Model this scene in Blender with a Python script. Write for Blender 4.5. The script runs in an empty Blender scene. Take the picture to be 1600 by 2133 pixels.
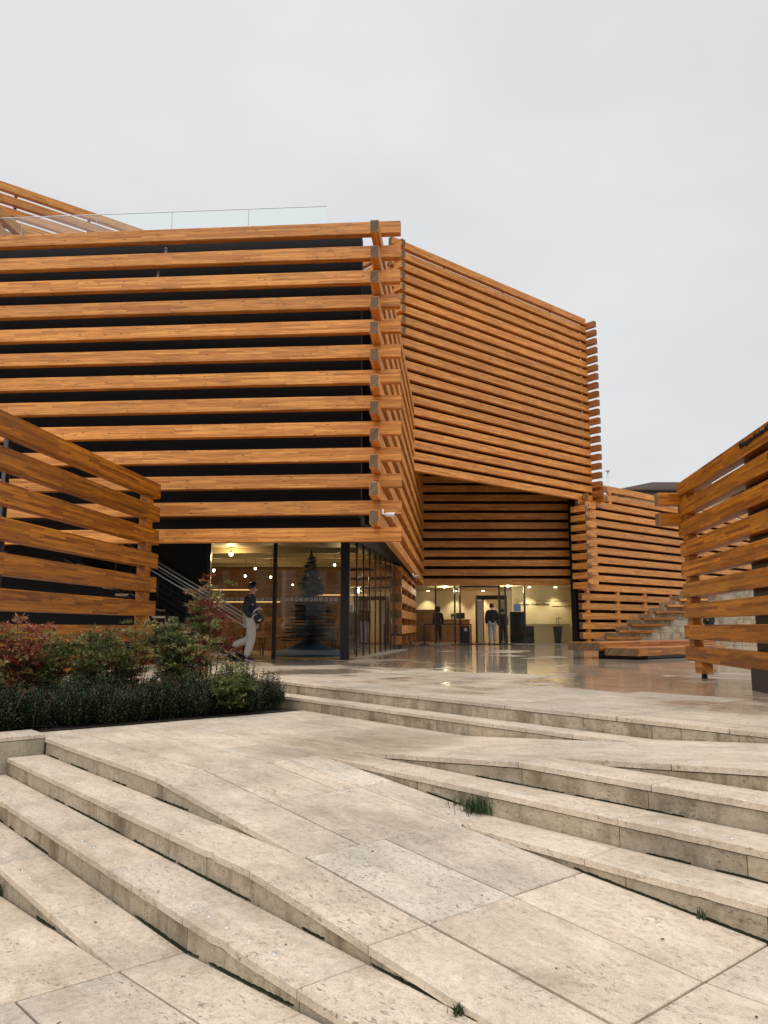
import bpy, bmesh, math, random
from mathutils import Vector, Matrix
random.seed(7)
sc = bpy.context.scene
C = sc.collection
R = math.radians
# ------------------------------------------------------------------ camera
PITCH = math.atan(240.5/1602)
cam = bpy.data.cameras.new('camera'); co = bpy.data.objects.new('camera', cam); C.objects.link(co)
co.location = (0, 0, .76); co.rotation_euler = (math.pi/2+PITCH, 0, 0)
cam.sensor_fit = 'HORIZONTAL'; cam.sensor_width = 36; cam.lens = 36*1602/1600
cam.clip_start = .05; cam.clip_end = 2000
sc.camera = co
# ------------------------------------------------------------------ sky, sun, exposure
SUN_EL, SUN_AZ = R(66), R(205)      # soft light from behind-left of the camera, high
w = bpy.data.worlds.new('World'); sc.world = w; w.use_nodes = True
wn, wl = w.node_tree.nodes, w.node_tree.links
wn.clear()
wo = wn.new('ShaderNodeOutputWorld'); bg = wn.new('ShaderNodeBackground'); bg2 = wn.new('ShaderNodeBackground'); add = wn.new('ShaderNodeAddShader')
sky = wn.new('ShaderNodeTexSky'); sky.sky_type = 'NISHITA'; sky.sun_disc = False
sky.sun_elevation = SUN_EL; sky.sun_rotation = SUN_AZ; sky.dust_density = 6; sky.air_density = 2
hs = wn.new('ShaderNodeHueSaturation'); hs.inputs['Saturation'].default_value = .25
wl.new(sky.outputs[0], hs.inputs['Color']); wl.new(hs.outputs[0], bg2.inputs[0]); bg2.inputs[1].default_value = .012
tc = wn.new('ShaderNodeTexCoord'); mp = wn.new('ShaderNodeMapping'); mp.inputs['Scale'].default_value = (1, 1, 2.2)
nz = wn.new('ShaderNodeTexNoise'); nz.inputs['Scale'].default_value = 2.2; nz.inputs['Detail'].default_value = 5; nz.inputs['Roughness'].default_value = .5
rp = wn.new('ShaderNodeValToRGB')
rp.color_ramp.elements[0].position = .3; rp.color_ramp.elements[0].color = (.515, .523, .542, 1)
rp.color_ramp.elements[1].position = .72; rp.color_ramp.elements[1].color = (.605, .609, .619, 1)
wl.new(tc.outputs['Generated'], mp.inputs[0]); wl.new(mp.outputs[0], nz.inputs['Vector']); wl.new(nz.outputs['Fac'], rp.inputs[0])
wl.new(rp.outputs[0], bg.inputs[0]); bg.inputs[1].default_value = 1.0
wl.new(bg.outputs[0], add.inputs[0]); wl.new(bg2.outputs[0], add.inputs[1]); wl.new(add.outputs[0], wo.inputs[0])
sl = bpy.data.lights.new('sun', 'SUN'); so = bpy.data.objects.new('sun', sl); C.objects.link(so)
sl.energy = 1.5; sl.angle = R(80); sl.color = (1, .965, .92)
sd = Vector((math.sin(SUN_AZ)*math.cos(SUN_EL), math.cos(SUN_AZ)*math.cos(SUN_EL), math.sin(SUN_EL)))
so.rotation_euler = sd.to_track_quat('Z', 'Y').to_euler(); so.location = (0, -10, 30)
vs = sc.view_settings; vs.view_transform = 'Standard'; vs.look = 'None'; vs.exposure = 0.33; vs.gamma = 1; vs.use_curve_mapping = False
sc.cycles.use_denoising = True
sc.cycles.max_bounces = 5; sc.cycles.diffuse_bounces = 3; sc.cycles.glossy_bounces = 3; sc.cycles.transparent_max_bounces = 10; sc.cycles.caustics_reflective = False; sc.cycles.caustics_refractive = False
# ------------------------------------------------------------------ frame helpers
E1 = Vector((-.6457, .7636, 0)); N1 = Vector((.7636, .6457, 0))     # the stairs, tower and right wing share this grid
def ab(a, b, z=0): return Vector((a*E1.x+b*N1.x, a*E1.y+b*N1.y, z))
GRID = math.atan2(.6457, .7636)
# ------------------------------------------------------------------ materials
def newmat(name):
    m = bpy.data.materials.new(name); m.use_nodes = True; nt = m.node_tree; nt.nodes.clear()
    o = nt.nodes.new('ShaderNodeOutputMaterial'); b = nt.nodes.new('ShaderNodeBsdfPrincipled'); nt.links.new(b.outputs[0], o.inputs[0])
    return m, nt, b, o
def N(nt, t, **kw):
    n = nt.nodes.new(t)
    for k, v in kw.items():
        if k in ('i',):
            for kk, vv in v.items(): n.inputs[kk].default_value = vv
        else: setattr(n, k, v)
    return n
def ramp(nt, src, stops):
    r = nt.nodes.new('ShaderNodeValToRGB'); nt.links.new(src, r.inputs[0]); cr = r.color_ramp
    while len(cr.elements) < len(stops): cr.elements.new(.5)
    for e, (p, c) in zip(cr.elements, stops):
        e.position = p; e.color = (c, c, c, 1) if not isinstance(c, tuple) else (*c, 1)
    return r.outputs[0]
def mixc(nt, fac, a, b, mode='MIX'):
    m = nt.nodes.new('ShaderNodeMix'); m.data_type = 'RGBA'; m.blend_type = mode
    for s, v in ((0, fac), (6, a), (7, b)):
        if isinstance(v, (int, float)): m.inputs[s].default_value = v
        elif isinstance(v, tuple): m.inputs[s].default_value = (*v, 1)
        else: nt.links.new(v, m.inputs[s])
    return m.outputs[2]
def math_(nt, op, a, b=0.0, c=0.0):
    m = nt.nodes.new('ShaderNodeMath'); m.operation = op
    for s, v in ((0, a), (1, b), (2, c)):
        if isinstance(v, (int, float)): m.inputs[s].default_value = v
        else: nt.links.new(v, m.inputs[s])
    return m.outputs[0]
def plain(name, col, rough=.6, metal=0, spec=.5, emit=None, estr=0):
    m, nt, b, o = newmat(name)
    b.inputs['Base Color'].default_value = (*col, 1); b.inputs['Roughness'].default_value = rough; b.inputs['Metallic'].default_value = metal
    b.inputs['Specular IOR Level'].default_value = spec
    if emit: b.inputs['Emission Color'].default_value = (*emit, 1); b.inputs['Emission Strength'].default_value = estr
    return m
def wood(name, c1, c2, dark, rough=.42, grain=1.0, stain=.35):
    m, nt, b, o = newmat(name); L = nt.links.new
    t = N(nt, 'ShaderNodeTexCoord'); oi = N(nt, 'ShaderNodeObjectInfo'); sp = N(nt, 'ShaderNodeSeparateXYZ'); L(t.outputs['Object'], sp.inputs[0])
    off = math_(nt, 'MULTIPLY', oi.outputs['Random'], 61.7)
    x = math_(nt, 'ADD', sp.outputs[0], off); zz = math_(nt, 'ADD', sp.outputs[2], math_(nt, 'MULTIPLY', sp.outputs[1], .93)); zz = math_(nt, 'ADD', zz, math_(nt, 'MULTIPLY', oi.outputs['Random'], 3.1))
    cv = N(nt, 'ShaderNodeCombineXYZ'); L(x, cv.inputs[0]); L(zz, cv.inputs[1])
    br = N(nt, 'ShaderNodeTexBrick', offset=.37, squash=1.0, i={'Scale': 1.0, 'Mortar Size': .0016, 'Mortar Smooth': .2, 'Bias': 0.0, 'Brick Width': .95, 'Row Height': .043})
    L(cv.outputs[0], br.inputs['Vector']); br.inputs['Color1'].default_value = (*c1, 1); br.inputs['Color2'].default_value = (*c2, 1); br.inputs['Mortar'].default_value = (*[v*.55 for v in c1], 1)
    # grain streaks
    mg = N(nt, 'ShaderNodeMapping'); mg.inputs['Scale'].default_value = (1.3, 34, 1); L(cv.outputs[0], mg.inputs[0])
    g = N(nt, 'ShaderNodeTexNoise', i={'Scale': 1.6, 'Detail': 5, 'Roughness': .62, 'Distortion': .6}); L(mg.outputs[0], g.inputs['Vector'])
    gf = ramp(nt, g.outputs['Fac'], [(.30, .45), (.52, 1.0), (.8, 1.2)])
    col = mixc(nt, grain, br.outputs['Color'], gf, 'MULTIPLY')
    # knots and dark flecks
    mk = N(nt, 'ShaderNodeMapping'); mk.inputs['Scale'].default_value = (4.5, 17, 1); L(cv.outputs[0], mk.inputs[0])
    v = N(nt, 'ShaderNodeTexVoronoi', i={'Scale': 1.0, 'Randomness': 1.0}); L(mk.outputs[0], v.inputs['Vector'])
    kf = ramp(nt, v.outputs['Distance'], [(.08, .95), (.2, 0.0)])
    wsel = N(nt, 'ShaderNodeTexWhiteNoise'); L(v.outputs['Position'], wsel.inputs['Vector'])
    ks = ramp(nt, wsel.outputs['Value'], [(.55, 0.0), (.6, 1.0)])
    kfac = math_(nt, 'MULTIPLY', kf, ks)
    col = mixc(nt, kfac, col, dark)
    # weather stain
    st = N(nt, 'ShaderNodeTexNoise', i={'Scale': .9, 'Detail': 4, 'Roughness': .6}); ms = N(nt, 'ShaderNodeMapping'); ms.inputs['Scale'].default_value = (.8, 5, 1); L(cv.outputs[0], ms.inputs[0]); L(ms.outputs[0], st.inputs['Vector'])
    sf = ramp(nt, st.outputs['Fac'], [(.52, 0.0), (.78, stain)])
    col = mixc(nt, sf, col, dark)
    vv = math_(nt, 'MULTIPLY_ADD', oi.outputs['Random'], .30, .84)
    hv = N(nt, 'ShaderNodeHueSaturation'); L(vv, hv.inputs['Value']); L(col, hv.inputs['Color'])
    L(hv.outputs[0], b.inputs['Base Color'])
    b.inputs['Roughness'].default_value = rough
    bp = N(nt, 'ShaderNodeBump', i={'Strength': .35, 'Distance': .004}); L(math_(nt, 'SUBTRACT', g.outputs['Fac'], math_(nt, 'MULTIPLY', br.outputs['Fac'], 1.5)), bp.inputs['Height']); L(bp.outputs[0], b.inputs['Normal'])
    return m
def stone(name, base, alt, pit=.5, pscale=(46, 90, 90), vpit=.35, rough=.62, wet=0.0, streak=0.0, joints=False, slabvar=.08):
    m, nt, b, o = newmat(name); L = nt.links.new
    t = N(nt, 'ShaderNodeTexCoord'); oi = N(nt, 'ShaderNodeObjectInfo'); ge = N(nt, 'ShaderNodeNewGeometry')
    ofs = N(nt, 'ShaderNodeVectorMath', operation='SCALE'); cmb = N(nt, 'ShaderNodeCombineXYZ')
    for k in range(3): L(oi.outputs['Random'], cmb.inputs[k])
    L(cmb.outputs[0], ofs.inputs[0]); ofs.inputs['Scale'].default_value = 43.0
    ad = N(nt, 'ShaderNodeVectorMath', operation='ADD'); L(t.outputs['Object'], ad.inputs[0]); L(ofs.outputs[0], ad.inputs[1])
    P = ad.outputs[0]
    # travertine banding
    mb = N(nt, 'ShaderNodeMapping'); mb.inputs['Scale'].default_value = (1.0, 3.2, 3.2); L(P, mb.inputs[0])
    n1 = N(nt, 'ShaderNodeTexNoise', i={'Scale': 2.1, 'Detail': 7, 'Roughness': .62, 'Distortion': .8}); L(mb.outputs[0], n1.inputs['Vector'])
    col = mixc(nt, ramp(nt, n1.outputs['Fac'], [(.3, 0.0), (.72, 1.0)]), base, alt)
    n2 = N(nt, 'ShaderNodeTexNoise', i={'Scale': 26, 'Detail': 4, 'Roughness': .7}); L(P, n2.inputs['Vector'])
    col = mixc(nt, .8, col, ramp(nt, n2.outputs['Fac'], [(.25, .60), (.5, 1.0), (.8, 1.16)]), 'MULTIPLY')
    n5 = N(nt, 'ShaderNodeTexNoise', i={'Scale': 160, 'Detail': 2, 'Roughness': .7}); L(P, n5.inputs['Vector'])
    col = mixc(nt, .7, col, ramp(nt, n5.outputs['Fac'], [(.3, .62), (.55, 1.0), (.8, 1.2)]), 'MULTIPLY')
    # pits
    mpit = N(nt, 'ShaderNodeMapping'); mpit.inputs['Scale'].default_value = pscale; L(P, mpit.inputs[0])
    v = N(nt, 'ShaderNodeTexVoronoi', i={'Scale': 1.0}); L(mpit.outputs[0], v.inputs['Vector'])
    wn_ = N(nt, 'ShaderNodeTexWhiteNoise'); L(v.outputs['Position'], wn_.inputs['Vector'])
    n3 = N(nt, 'ShaderNodeTexNoise', i={'Scale': 2.7, 'Detail': 3}); L(P, n3.inputs['Vector'])
    thr = math_(nt, 'ADD', math_(nt, 'MULTIPLY', n3.outputs['Fac'], 1.5), math_(nt, 'MULTIPLY_ADD', oi.outputs['Random'], .35, -.62))
    keep = math_(nt, 'LESS_THAN', wn_.outputs['Value'], math_(nt, 'MULTIPLY', thr, pit))
    pf = math_(nt, 'MULTIPLY', ramp(nt, v.outputs['Distance'], [(.14, 1.0), (.34, 0.0)]), keep)
    mpn = N(nt, 'ShaderNodeMapping'); mpn.inputs['Scale'].default_value = (26, 60, 60); L(P, mpn.inputs[0])
    npn = N(nt, 'ShaderNodeTexNoise', i={'Scale': 1.0, 'Detail': 4, 'Roughness': .65}); L(mpn.outputs[0], npn.inputs['Vector'])
    pf2 = math_(nt, 'MULTIPLY', ramp(nt, npn.outputs['Fac'], [(.59, 0.0), (.65, 1.0)]), ramp(nt, n3.outputs['Fac'], [(.42, .05), (.62, 1.0)]))
    pf = math_(nt, 'MAXIMUM', math_(nt, 'MULTIPLY', pf, vpit), math_(nt, 'MULTIPLY', pf2, .9))
    nd = N(nt, 'ShaderNodeTexNoise', i={'Scale': 1.15, 'Detail': 6, 'Roughness': .6}); L(ge.outputs['Position'], nd.inputs['Vector'])
    col = mixc(nt, .9, col, ramp(nt, nd.outputs['Fac'], [(.32, .72), (.52, 1.0), (.75, 1.1)]), 'MULTIPLY')
    col = mixc(nt, math_(nt, 'MULTIPLY', pf, .8), col, tuple(c*.22 for c in base))
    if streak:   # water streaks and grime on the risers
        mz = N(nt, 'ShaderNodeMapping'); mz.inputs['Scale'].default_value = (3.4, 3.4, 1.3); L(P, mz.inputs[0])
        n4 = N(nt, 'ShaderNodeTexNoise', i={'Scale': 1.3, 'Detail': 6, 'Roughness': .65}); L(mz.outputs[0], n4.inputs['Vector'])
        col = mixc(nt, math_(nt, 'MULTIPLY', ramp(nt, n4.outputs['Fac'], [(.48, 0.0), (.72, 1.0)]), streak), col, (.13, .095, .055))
    rough_s = math_(nt, 'MULTIPLY_ADD', n2.outputs['Fac'], .2, rough-.1)
    # per slab tone
    hv = N(nt, 'ShaderNodeHueSaturation'); L(math_(nt, 'MULTIPLY_ADD', oi.outputs['Random'], slabvar*2, 1-slabvar), hv.inputs['Value']); L(col, hv.inputs['Color'])
    L(math_(nt, 'MULTIPLY_ADD', oi.outputs['Random'], .16, .92), hv.inputs['Saturation'])
    col = hv.outputs[0]
    height = math_(nt, 'SUBTRACT', math_(nt, 'MULTIPLY', n2.outputs['Fac'], .25), pf)
    # wetness by place: rain lies in shallow pools with a soft ragged outline
    mw = N(nt, 'ShaderNodeMapping'); mw.inputs['Rotation'].default_value = (0, 0, -GRID); L(ge.outputs['Position'], mw.inputs[0])
    sw = N(nt, 'ShaderNodeSeparateXYZ'); L(mw.outputs[0], sw.inputs[0])
    mws = N(nt, 'ShaderNodeMapping'); mws.inputs['Scale'].default_value = (.42, .30, 1); L(ge.outputs['Position'], mws.inputs[0])
    nw = N(nt, 'ShaderNodeTexNoise', i={'Scale': 1.0, 'Detail': 6, 'Roughness': .58, 'Distortion': .4}); L(mws.outputs[0], nw.inputs['Vector'])
    if joints:
        br = N(nt, 'ShaderNodeTexBrick', offset=.5, i={'Scale': 1.0, 'Mortar Size': .006, 'Mortar Smooth': .1, 'Bias': 0, 'Brick Width': .65, 'Row Height': 1.3})
        L(mw.outputs[0], br.inputs['Vector']); br.inputs['Color1'].default_value = (.84, .84, .84, 1); br.inputs['Color2'].default_value = (1.12, 1.1, 1.08, 1); br.inputs['Mortar'].default_value = (.35, .33, .3, 1)
        col = mixc(nt, 1.0, col, br.outputs['Color'], 'MULTIPLY')
        tile_w = N(nt, 'ShaderNodeSeparateColor'); L(br.outputs['Color'], tile_w.inputs[0])
        g = N(nt, 'ShaderNodeMapRange', i={1: 5.6, 2: 12.5, 3: -.17, 4: .22}); L(sw.outputs[0], g.inputs[0])
        lev = math_(nt, 'ADD', math_(nt, 'ADD', nw.outputs['Fac'], g.outputs[0]), math_(nt, 'MULTIPLY_ADD', tile_w.outputs[0], .75, -.75))
    else:
        # one damp hollow on the landing below the upper steps
        d = N(nt, 'ShaderNodeVectorMath', operation='DISTANCE'); L(ge.outputs['Position'], d.inputs[0]); d.inputs[1].default_value = (-.1, 7.6, -.3)
        g = N(nt, 'ShaderNodeMapRange', i={1: .5, 2: 2.0, 3: .06, 4: -.3}); L(d.outputs['Value'], g.inputs[0])
        lev = math_(nt, 'ADD', nw.outputs['Fac'], g.outputs[0])
    wetf = ramp(nt, lev, [(.47, 0.0), (.56, 1.0)])
    damp = ramp(nt, lev, [(.40, 0.0), (.52, 1.0)])
    col = mixc(nt, math_(nt, 'MULTIPLY', damp, .5 if joints else .4), col, mixc(nt, 1.0, col, (.46, .43, .39), 'MULTIPLY'))
    rr = N(nt, 'ShaderNodeMix'); rr.data_type = 'FLOAT'; L(wetf, rr.inputs[0]); L(rough_s, rr.inputs[2]); L(math_(nt, 'MULTIPLY_ADD', n1.outputs['Fac'], .16 if joints else .3, -.01 if joints else .2), rr.inputs[3])
    L(rr.outputs[0], b.inputs['Roughness']); L(col, b.inputs['Base Color'])
    bs = math_(nt, 'MULTIPLY', math_(nt, 'SUBTRACT', 1.0, math_(nt, 'MULTIPLY', wetf, .93)), .5)
    bp = N(nt, 'ShaderNodeBump', i={'Distance': .006}); L(bs, bp.inputs['Strength']); L(height, bp.inputs['Height']); L(bp.outputs[0], b.inputs['Normal'])
    return m
def glass(name, tint=(.9, .95, .93), refl=1.0):
    m, nt, b, o = newmat(name); nt.nodes.remove(b); L = nt.links.new
    tr = N(nt, 'ShaderNodeBsdfTransparent'); tr.inputs[0].default_value = (*tint, 1)
    gl = N(nt, 'ShaderNodeBsdfGlossy', i={'Roughness': .01}); gl.inputs[0].default_value = (refl, refl, refl, 1)
    fr = N(nt, 'ShaderNodeFresnel', i={'IOR': 1.52}); mx = N(nt, 'ShaderNodeMixShader')
    ge = N(nt, 'ShaderNodeNewGeometry'); f = math_(nt, 'MULTIPLY', math_(nt, 'MULTIPLY', fr.outputs[0], 1.25), math_(nt, 'SUBTRACT', 1.0, ge.outputs['Backfacing']))
    L(f, mx.inputs[0]); L(tr.outputs[0], mx.inputs[1]); L(gl.outputs[0], mx.inputs[2]); L(mx.outputs[0], o.inputs[0])
    return m
def leafmat(name, stops, rough=.5):
    m, nt, b, o = newmat(name); L = nt.links.new
    at = N(nt, 'ShaderNodeAttribute', attribute_name='tint')
    r = N(nt, 'ShaderNodeValToRGB'); cr = r.color_ramp
    while len(cr.elements) < len(stops): cr.elements.new(.5)
    for e, (p, c) in zip(cr.elements, stops): e.position = p; e.color = (*c, 1)
    L(at.outputs['Fac'], r.inputs[0]); L(r.outputs[0], b.inputs['Base Color']); b.inputs['Roughness'].default_value = rough
    tl = N(nt, 'ShaderNodeBsdfTranslucent'); L(r.outputs[0], tl.inputs[0]); mx = N(nt, 'ShaderNodeMixShader', i={0: .22})
    L(b.outputs[0], mx.inputs[1]); L(tl.outputs[0], mx.inputs[2]); L(mx.outputs[0], o.inputs[0])
    return m
M = {}
M['pine'] = wood('pine', (.89, .385, .082), (.58, .200, .032), (.085, .035, .014), rough=.5)
M['pine_screen'] = wood('pine_screen', (.60, .215, .013), (.25, .066, .004), (.055, .020, .008), rough=.4, stain=.75)
M['pine_dark'] = wood('pine_dark', (.46, .175, .04), (.34, .115, .025), (.06, .025, .01), rough=.45)
M['endgrain'] = wood('endgrain', (.24, .145, .075), (.15, .088, .046), (.03, .02, .012), rough=.7, grain=.8, stain=.7)
M['dark_wall'] = plain('dark_wall', (.010, .010, .012), .6, spec=.25)
M['soffit'] = plain('soffit', (.03, .032, .036), .5)
M['black_metal'] = plain('black_metal', (.012, .012, .014), .35)
M['steel'] = plain('steel', (.55, .56, .58), .28, metal=1)
M['stud'] = plain('stud', (.62, .61, .58), .42, metal=.4)
M['stone'] = stone('travertine', (.55, .455, .345), (.77, .665, .54), pit=.62)
M['stone_pitted'] = stone('travertine_pitted', (.63, .55, .44), (.78, .70, .585), pit=.8, pscale=(30, 60, 60), vpit=.9)
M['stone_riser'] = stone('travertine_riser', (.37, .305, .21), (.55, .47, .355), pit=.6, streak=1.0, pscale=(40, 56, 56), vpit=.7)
M['stone_plaza'] = stone('travertine_plaza', (.52, .435, .335), (.72, .63, .51), pit=.35, joints=True)
M['bedding'] = plain('bedding', (.012, .011, .009), .95, spec=.1)
M['concrete'] = stone('concrete', (.38, .33, .24), (.48, .42, .32), pit=.2, streak=.25)
M['soil'] = plain('soil', (.022, .016, .011), .95)
M['glass'] = glass('glass'); M['rail_glass'] = glass('rail_glass', (.93, .965, .96))
M['window_mirror'] = plain('window_mirror', (.35, .37, .4), .06, metal=1)
M['ground'] = plain('ground', (.18, .165, .14), .9)
M['lamp'] = plain('lamp', (1, .9, .7), .4, emit=(1, .80, .48), estr=12)
M['strip'] = plain('strip', (1, .8, .5), .4, emit=(1, .50, .18), estr=.9)
M['cream'] = plain('cream', (.62, .52, .35), .7)
M['cafe_wall'] = wood('cafe_wall', (.30, .13, .045), (.22, .09, .03), (.05, .02, .01), rough=.5)
M['cafe_floor'] = wood('cafe_floor', (.42, .26, .12), (.34, .2, .09), (.1, .05, .02), rough=.35)
M['cafe_ceiling'] = plain('cafe_ceiling', (.30, .22, .12), .6)
M['white'] = plain('white', (.75, .75, .73), .6)
M['black'] = plain('black', (.008, .008, .009), .5)
M['skin'] = plain('skin', (.55, .33, .23), .5)
M['hair'] = plain('hair', (.012, .010, .010), .45)
M['navy'] = plain('navy', (.014, .018, .040), .75)
M['black_cloth'] = plain('black_cloth', (.012, .012, .014), .85)
M['grey_cloth'] = plain('grey_cloth', (.50, .48, .44), .85)
M['denim'] = plain('denim', (.27, .31, .36), .85)
M['tile'] = plain('tile', (.075, .045, .036), .8)
M['tree_wood'] = plain('tree_wood', (.05, .05, .065), .7)
M['blue_cloth'] = plain('blue_cloth', (.035, .06, .12), .8)
M['screen'] = plain('screen', (.02, .03, .05), .2, emit=(.4, .6, .9), estr=.15)
M['decal'] = plain('decal', (.55, .56, .56), .5)
M['box_leaf'] = leafmat('boxwood_leaf', [(0, (.010, .020, .007)), (.5, (.022, .040, .012)), (.85, (.040, .060, .018)), (1, (.085, .085, .03))], .42)
M['nandina_leaf'] = leafmat('nandina_leaf', [(0, (.045, .07, .018)), (.3, (.12, .15, .04)), (.55, (.30, .27, .09)), (.75, (.42, .25, .13)), (.88, (.30, .075, .045)), (1, (.22, .028, .022))], .5)
M['stem'] = plain('stem', (.06, .035, .022), .8)
M['grass'] = leafmat('grass_blade', [(0, (.02, .045, .012)), (1, (.05, .09, .025))], .5)
# ------------------------------------------------------------------ object helpers
def world_of(o):
    m = o.matrix_basis.copy(); p = o; 
    if o.parent: m = world_of(o.parent) @ o.matrix_parent_inverse @ m
    return m
def link(name, me, mat=None, parent=None, loc=(0, 0, 0), rot=(0, 0, 0), mats=None):
    o = bpy.data.objects.new(name, me); C.objects.link(o)
    if me is not None and not me.materials:
        for mm in (mats or ([mat] if mat else [])): me.materials.append(mm)
    o.location = loc; o.rotation_euler = rot
    if parent: o.parent = parent; o.matrix_parent_inverse = world_of(parent).inverted()
    return o
def empty(name, loc, label, cat, group=None):
    o = bpy.data.objects.new(name, None); C.objects.link(o); o.location = loc; o.empty_display_size = .2
    return tag(o, label, cat, group)
def tag(o, label=None, cat=None, group=None, kind=None):
    if label: o['label'] = label
    if cat: o['category'] = cat
    if group: o['group'] = group
    if kind: o['kind'] = kind
    return o
def pymesh(name, verts, faces, smooth=False):
    me = bpy.data.meshes.new(name); me.from_pydata([tuple(v) for v in verts], [], faces); me.update()
    if smooth: me.shade_smooth()
    return me
CB = {}
def cbox_mesh(L, d, h, bev=.006, endmat=False):
    """chamfered box, length L on x, depth d on y, height h on z, centred"""
    k = (round(L, 3), round(d, 3), round(h, 3), round(bev, 4), endmat)
    if k in CB: return CB[k]
    bm = bmesh.new(); bmesh.ops.create_cube(bm, size=1)
    for v in bm.verts: v.co = Vector((v.co.x*L, v.co.y*d, v.co.z*h))
    if bev: bmesh.ops.bevel(bm, geom=bm.edges[:], offset=min(bev, .45*min(L, d, h)), segments=1, affect='EDGES', profile=.5)
    if endmat:
        for f in bm.faces:
            if abs(f.normal.x) > .9: f.material_index = 1
    me = bpy.data.meshes.new('box'); bm.to_mesh(me); bm.free(); CB[k] = me
    return me
def boxat(name, c, size, mat, parent=None, rz=0, bev=.006, endmat=None):
    me = cbox_mesh(*size, bev, bool(endmat))
    if me.materials and me.materials[0] != mat:
        me = me.copy(); me.materials.clear()
    if not me.materials:
        me.materials.append(mat)
        if endmat: me.materials.append(endmat)
    return link(name, me, None, parent, c, (0, 0, rz))
def boxmm(name, x0, x1, y0, y1, z0, z1, mat, parent=None, bev=.004):
    return boxat(name, ((x0+x1)/2, (y0+y1)/2, (z0+z1)/2), (x1-x0, y1-y0, z1-z0), mat, parent, 0, bev)
def beam(p0, p1, zc, h, d, mat, parent, name='beam', end=None, side=0.0, bev=.008):
    """beam between plan points p0,p1 (its axis shifted sideways by side), centre height zc"""
    p0 = Vector((p0[0], p0[1])); p1 = Vector((p1[0], p1[1])); v = p1-p0; L = v.length; u = v/L; n = Vector((-u.y, u.x))
    c = (p0+p1)/2+n*side
    return boxat(name, (c.x, c.y, zc), (round(L, 3), d, h), mat, parent, math.atan2(u.y, u.x), bev, end)
def tube_mesh(pts, rad, seg=8, name='tube', smooth=True):
    """a bent tube through pts (radius may be a list)"""
    pts = [Vector(p) for p in pts]; rads = rad if isinstance(rad, (list, tuple)) else [rad]*len(pts)
    V = []; Fc = []
    for i, p in enumerate(pts):
        t = (pts[min(i+1, len(pts)-1)]-pts[max(i-1, 0)]).normalized()
        up = Vector((0, 0, 1)) if abs(t.z) < .95 else Vector((1, 0, 0))
        s = t.cross(up).normalized(); q = s.cross(t)
        for k in range(seg):
            an = 2*math.pi*k/seg; V.append(p+(s*math.cos(an)+q*math.sin(an))*rads[i])
    for i in range(len(pts)-1):
        for k in range(seg):
            Fc.append((i*seg+k, i*seg+(k+1) % seg, (i+1)*seg+(k+1) % seg, (i+1)*seg+k))
    Fc.append(tuple(range(seg))[::-1]); Fc.append(tuple((len(pts)-1)*seg+k for k in range(seg)))
    return pymesh(name, V, Fc, smooth)
def lathe_mesh(prof, seg=16, name='lathe'):
    V = []; Fc = []
    for r, z in prof:
        for k in range(seg):
            an = 2*math.pi*k/seg; V.append((r*math.cos(an), r*math.sin(an), z))
    for i in range(len(prof)-1):
        for k in range(seg): Fc.append((i*seg+k, i*seg+(k+1) % seg, (i+1)*seg+(k+1) % seg, (i+1)*seg+k))
    Fc.append(tuple(range(seg))[::-1]); Fc.append(tuple((len(prof)-1)*seg+k for k in range(seg)))
    return pymesh(name, V, Fc, True)
# ================================================================== GROUND, PLAZA, STEPS
gm = pymesh('ground', [(-400, -400, -1.2), (400, -400, -1.2), (400, 900, -1.2), (-400, 900, -1.2)], [(0, 1, 2, 3)])
tag(link('ground', gm, M['ground']), kind='structure')
A_K1, A_K2, A_K5 = 5.45, 3.57, 1.66
bS0 = lambda a: 5.91+.0336*(a-3.4)
bS1 = lambda a: 5.65+.031*(a-3.7)
cst = lambda v: (lambda a: v)
def lin(a, a0, z0, a1, z1): return z0+(z1-z0)*(a-a0)/(a1-a0)
zP = lambda a: lin(a, A_K2, -.15, A_K1, -.30)
zQ = lambda a: lin(a, A_K5, 0, A_K2, -.15) if a > A_K5 else 0.0
zR = lambda a: -.30 if a >= A_K1 else (lin(a, A_K2, -.45, A_K1, -.30) if a >= A_K2 else (lin(a, A_K5, -.60, A_K2, -.45) if a >= A_K5 else -.60))
zF = lambda a: lin(a, A_K5, -.60, A_K2, -.75) if a > A_K5 else -.60
zF2 = lambda a: (-.90 if a >= 5.47 else lin(a, A_K2, -.75, 5.47, -.90)) if a >= A_K2 else zF(a)
B_W0, B_W1, B_W2, B_W3, B_L1, B_L2, B_L3, B_L4 = 4.55, 4.23, 3.92, 3.60, 2.47, 2.14, 1.80, 1.48
pav = bpy.data.objects.new('stepped_paving', None); C.objects.link(pav); tag(pav, kind='structure')
bedV, bedF = [], []
TH = .038
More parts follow.
